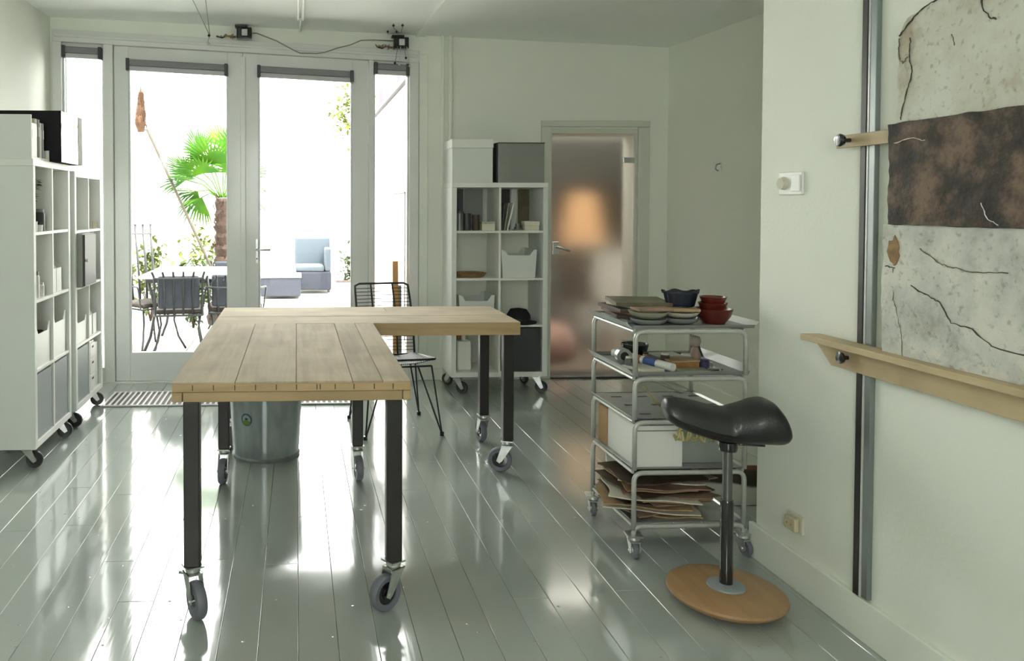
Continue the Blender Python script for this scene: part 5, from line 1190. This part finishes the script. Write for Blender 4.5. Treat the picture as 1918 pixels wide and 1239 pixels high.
# ------------------------------------------------------------------ ceiling things
cy0, cy1 = 2.6, 5.83; xx = .030
t = thing('tube_light', 'long white double tube light under the ceiling', 'lamp', (xx, 4.2, 0))
za = cz(xx, 4.2)
def zl(y): return cz(xx, y + 4.2) - .045
for sx in (-.016, .016): MB().tube([(sx, -1.6, zl(-1.6)), (sx, 1.25, zl(1.25))], .011, 10).build('tube', 'white', t, smooth='auto')
MB().tube([(0, 1.22, zl(1.22) - .008), (0, 1.63, zl(1.63) - .008)], .010, 10).build('end_rod', 'zinc', t, smooth='auto')
b = MB(); v = [(x, y, cz(xx + x, y + 4.2) - e) for e in (.001, .022) for y in (-1.65, 1.66) for x in (-.022, .022)]
b.add(v, [(0, 1, 3, 2), (4, 6, 7, 5), (0, 4, 5, 1), (2, 3, 7, 6), (0, 2, 6, 4), (1, 5, 7, 3)]); b.build('housing', 'traylip', t)
def spot(label, px, pz, py=5.985):
    t = thing('wall_lamp', label, 'lamp', (px, py, pz), 0, 'small black wall lamps above the garden front')
    MB().box(-.062, .055, -.035, .033, -.048, .038).build('housing', 'blackp', t, bevel=.008); MB().box(-.022, .022, -.042, -.0355, -.028, .022).build('lens', emit('white_lens', (.62, .62, .60), .0), t, bevel=.003)
    MB().box(-.075, .02, -.030, .036, .039, .055).build('top_bracket', 'black', t, bevel=.003)
    return t
spot('small black lamp with a square lens above the palm side door leaf', -.392, 2.700)
spot('small black lamp with a square lens above the slim window, amid beads', .812, 2.637)
t = thing('lamp_cable', 'thin grey cable sagging between the two small wall lamps', 'cable', (0, 6.002, 0))
P = [(-.335, 0, 2.705), (-.30, 0, 2.703), (-.15, -.005, 2.645), (-.02, -.005, 2.575), (.03, -.005, 2.553), (.16, -.005, 2.552), (.22, -.005, 2.560), (.32, -.005, 2.595), (.42, -.005, 2.620), (.50, -.005, 2.655), (.60, 0, 2.660), (.748, 0, 2.655)]
MB().tube(P, .0045, 6).build('cable_run', 'midgrey', t, smooth=True)
for p in ((-.25, 2.69), (.6, 2.662)): MB().box(p[0] - .006, p[0] + .006, -.002, .022, p[1] - .006, p[1] + .006).build('cable_clip', 'white', t)
def twig(label, loc, n, seed, sx):
    q = random.Random(seed); t = thing('dried_garland', label, 'garland', loc); s = MB()
    s.tube([(-sx, 0, 0), (-sx * .4, .0, -.012), (0, 0, .004), (sx * .7, 0, -.006), (sx, 0, 0)], .006, 6); s.build('stem', 'bark', t)
    for k in range(n):
        x = q.uniform(-sx, sx); MB().tube([(x, 0, 0), (x + q.uniform(-.03, .03), q.uniform(-.02, .0), q.uniform(-.03, .02))], [.008, .003], 5).build('sprig', 'cork' if k % 3 else 'midgrey', t)
twig('brown dried garland beside the lamp on the palm side', (-.535, 5.995, 2.676), 12, 3, .075)
twig('short grey dried garland below the lamp amid beads', (.690, 5.992, 2.606), 10, 5, .065)
t = thing('hanging_string', 'pair of fine strings meeting at a dark bead, from the ceiling', 'string', (-.655, 5.90, 0))
zt = cz(-.65, 5.2)
MB().tube([(-.03, -.75, cz(-.68, 5.15)), (.0, 0, 2.67)], .0028, 5).build('string_line', 'midgrey', t); MB().tube([(.06, -.75, cz(-.59, 5.15)), (.005, 0, 2.67)], .0028, 5).build('string_line', 'midgrey', t)
MB().lathe([(0, -.015), (.013, 0), (0, .015)], 10, (.0, 0, 2.66)).build('bead', 'black', t, smooth=True); MB().tube([(.0, 0, 2.645), (-.01, 0, 2.60)], .0022, 5).build('tail', 'midgrey', t); MB().lathe([(0, -.014), (.02, 0), (0, .014)], 8, (-.01, 0, 2.60)).build('shell_bead', 'cream', t)
t = thing('bead_strings', 'cluster of fine beaded strings around the lamp over the slim window', 'string', (.82, 5.93, 0))
for k, (x0, y0, x1, y1) in enumerate(((.71, 5.66, .79, 5.95), (.774, 5.64, .80, 5.95), (.696, 5.90, .775, 5.955), (.761, 5.87, .785, 5.955))):
    zc0 = cz(x0, y0) - .001
    MB().tube([(x0 - .82, y0 - 5.93, zc0), (x0 - .82, y0 - 5.93, zc0 - .03), (x1 - .82, y1 - 5.93 - .02, 2.70)], .0030, 5).build('string_line', 'midgrey', t)
    MB().lathe([(0, -.012), (.011, 0), (0, .012)], 8, (x0 - .82, y0 - 5.93, zc0 - .014)).build('bead', 'black', t, smooth=True)
for k, (x, z0, z1) in enumerate(((-.065, 2.46, 2.60), (-.03, 2.45, 2.60), (.02, 2.50, 2.60), (.05, 2.44, 2.60))):
    MB().tube([(x, .0, z0), (x * .6, .02, z1)], .0026, 5).build('string_line', 'cream' if k % 2 else 'midgrey', t)
    MB().lathe([(0, -.012), (.011, 0), (0, .012)], 8, (x, 0, z0 + .01)).build('bead', 'cream' if k % 2 else 'black', t, smooth=True)
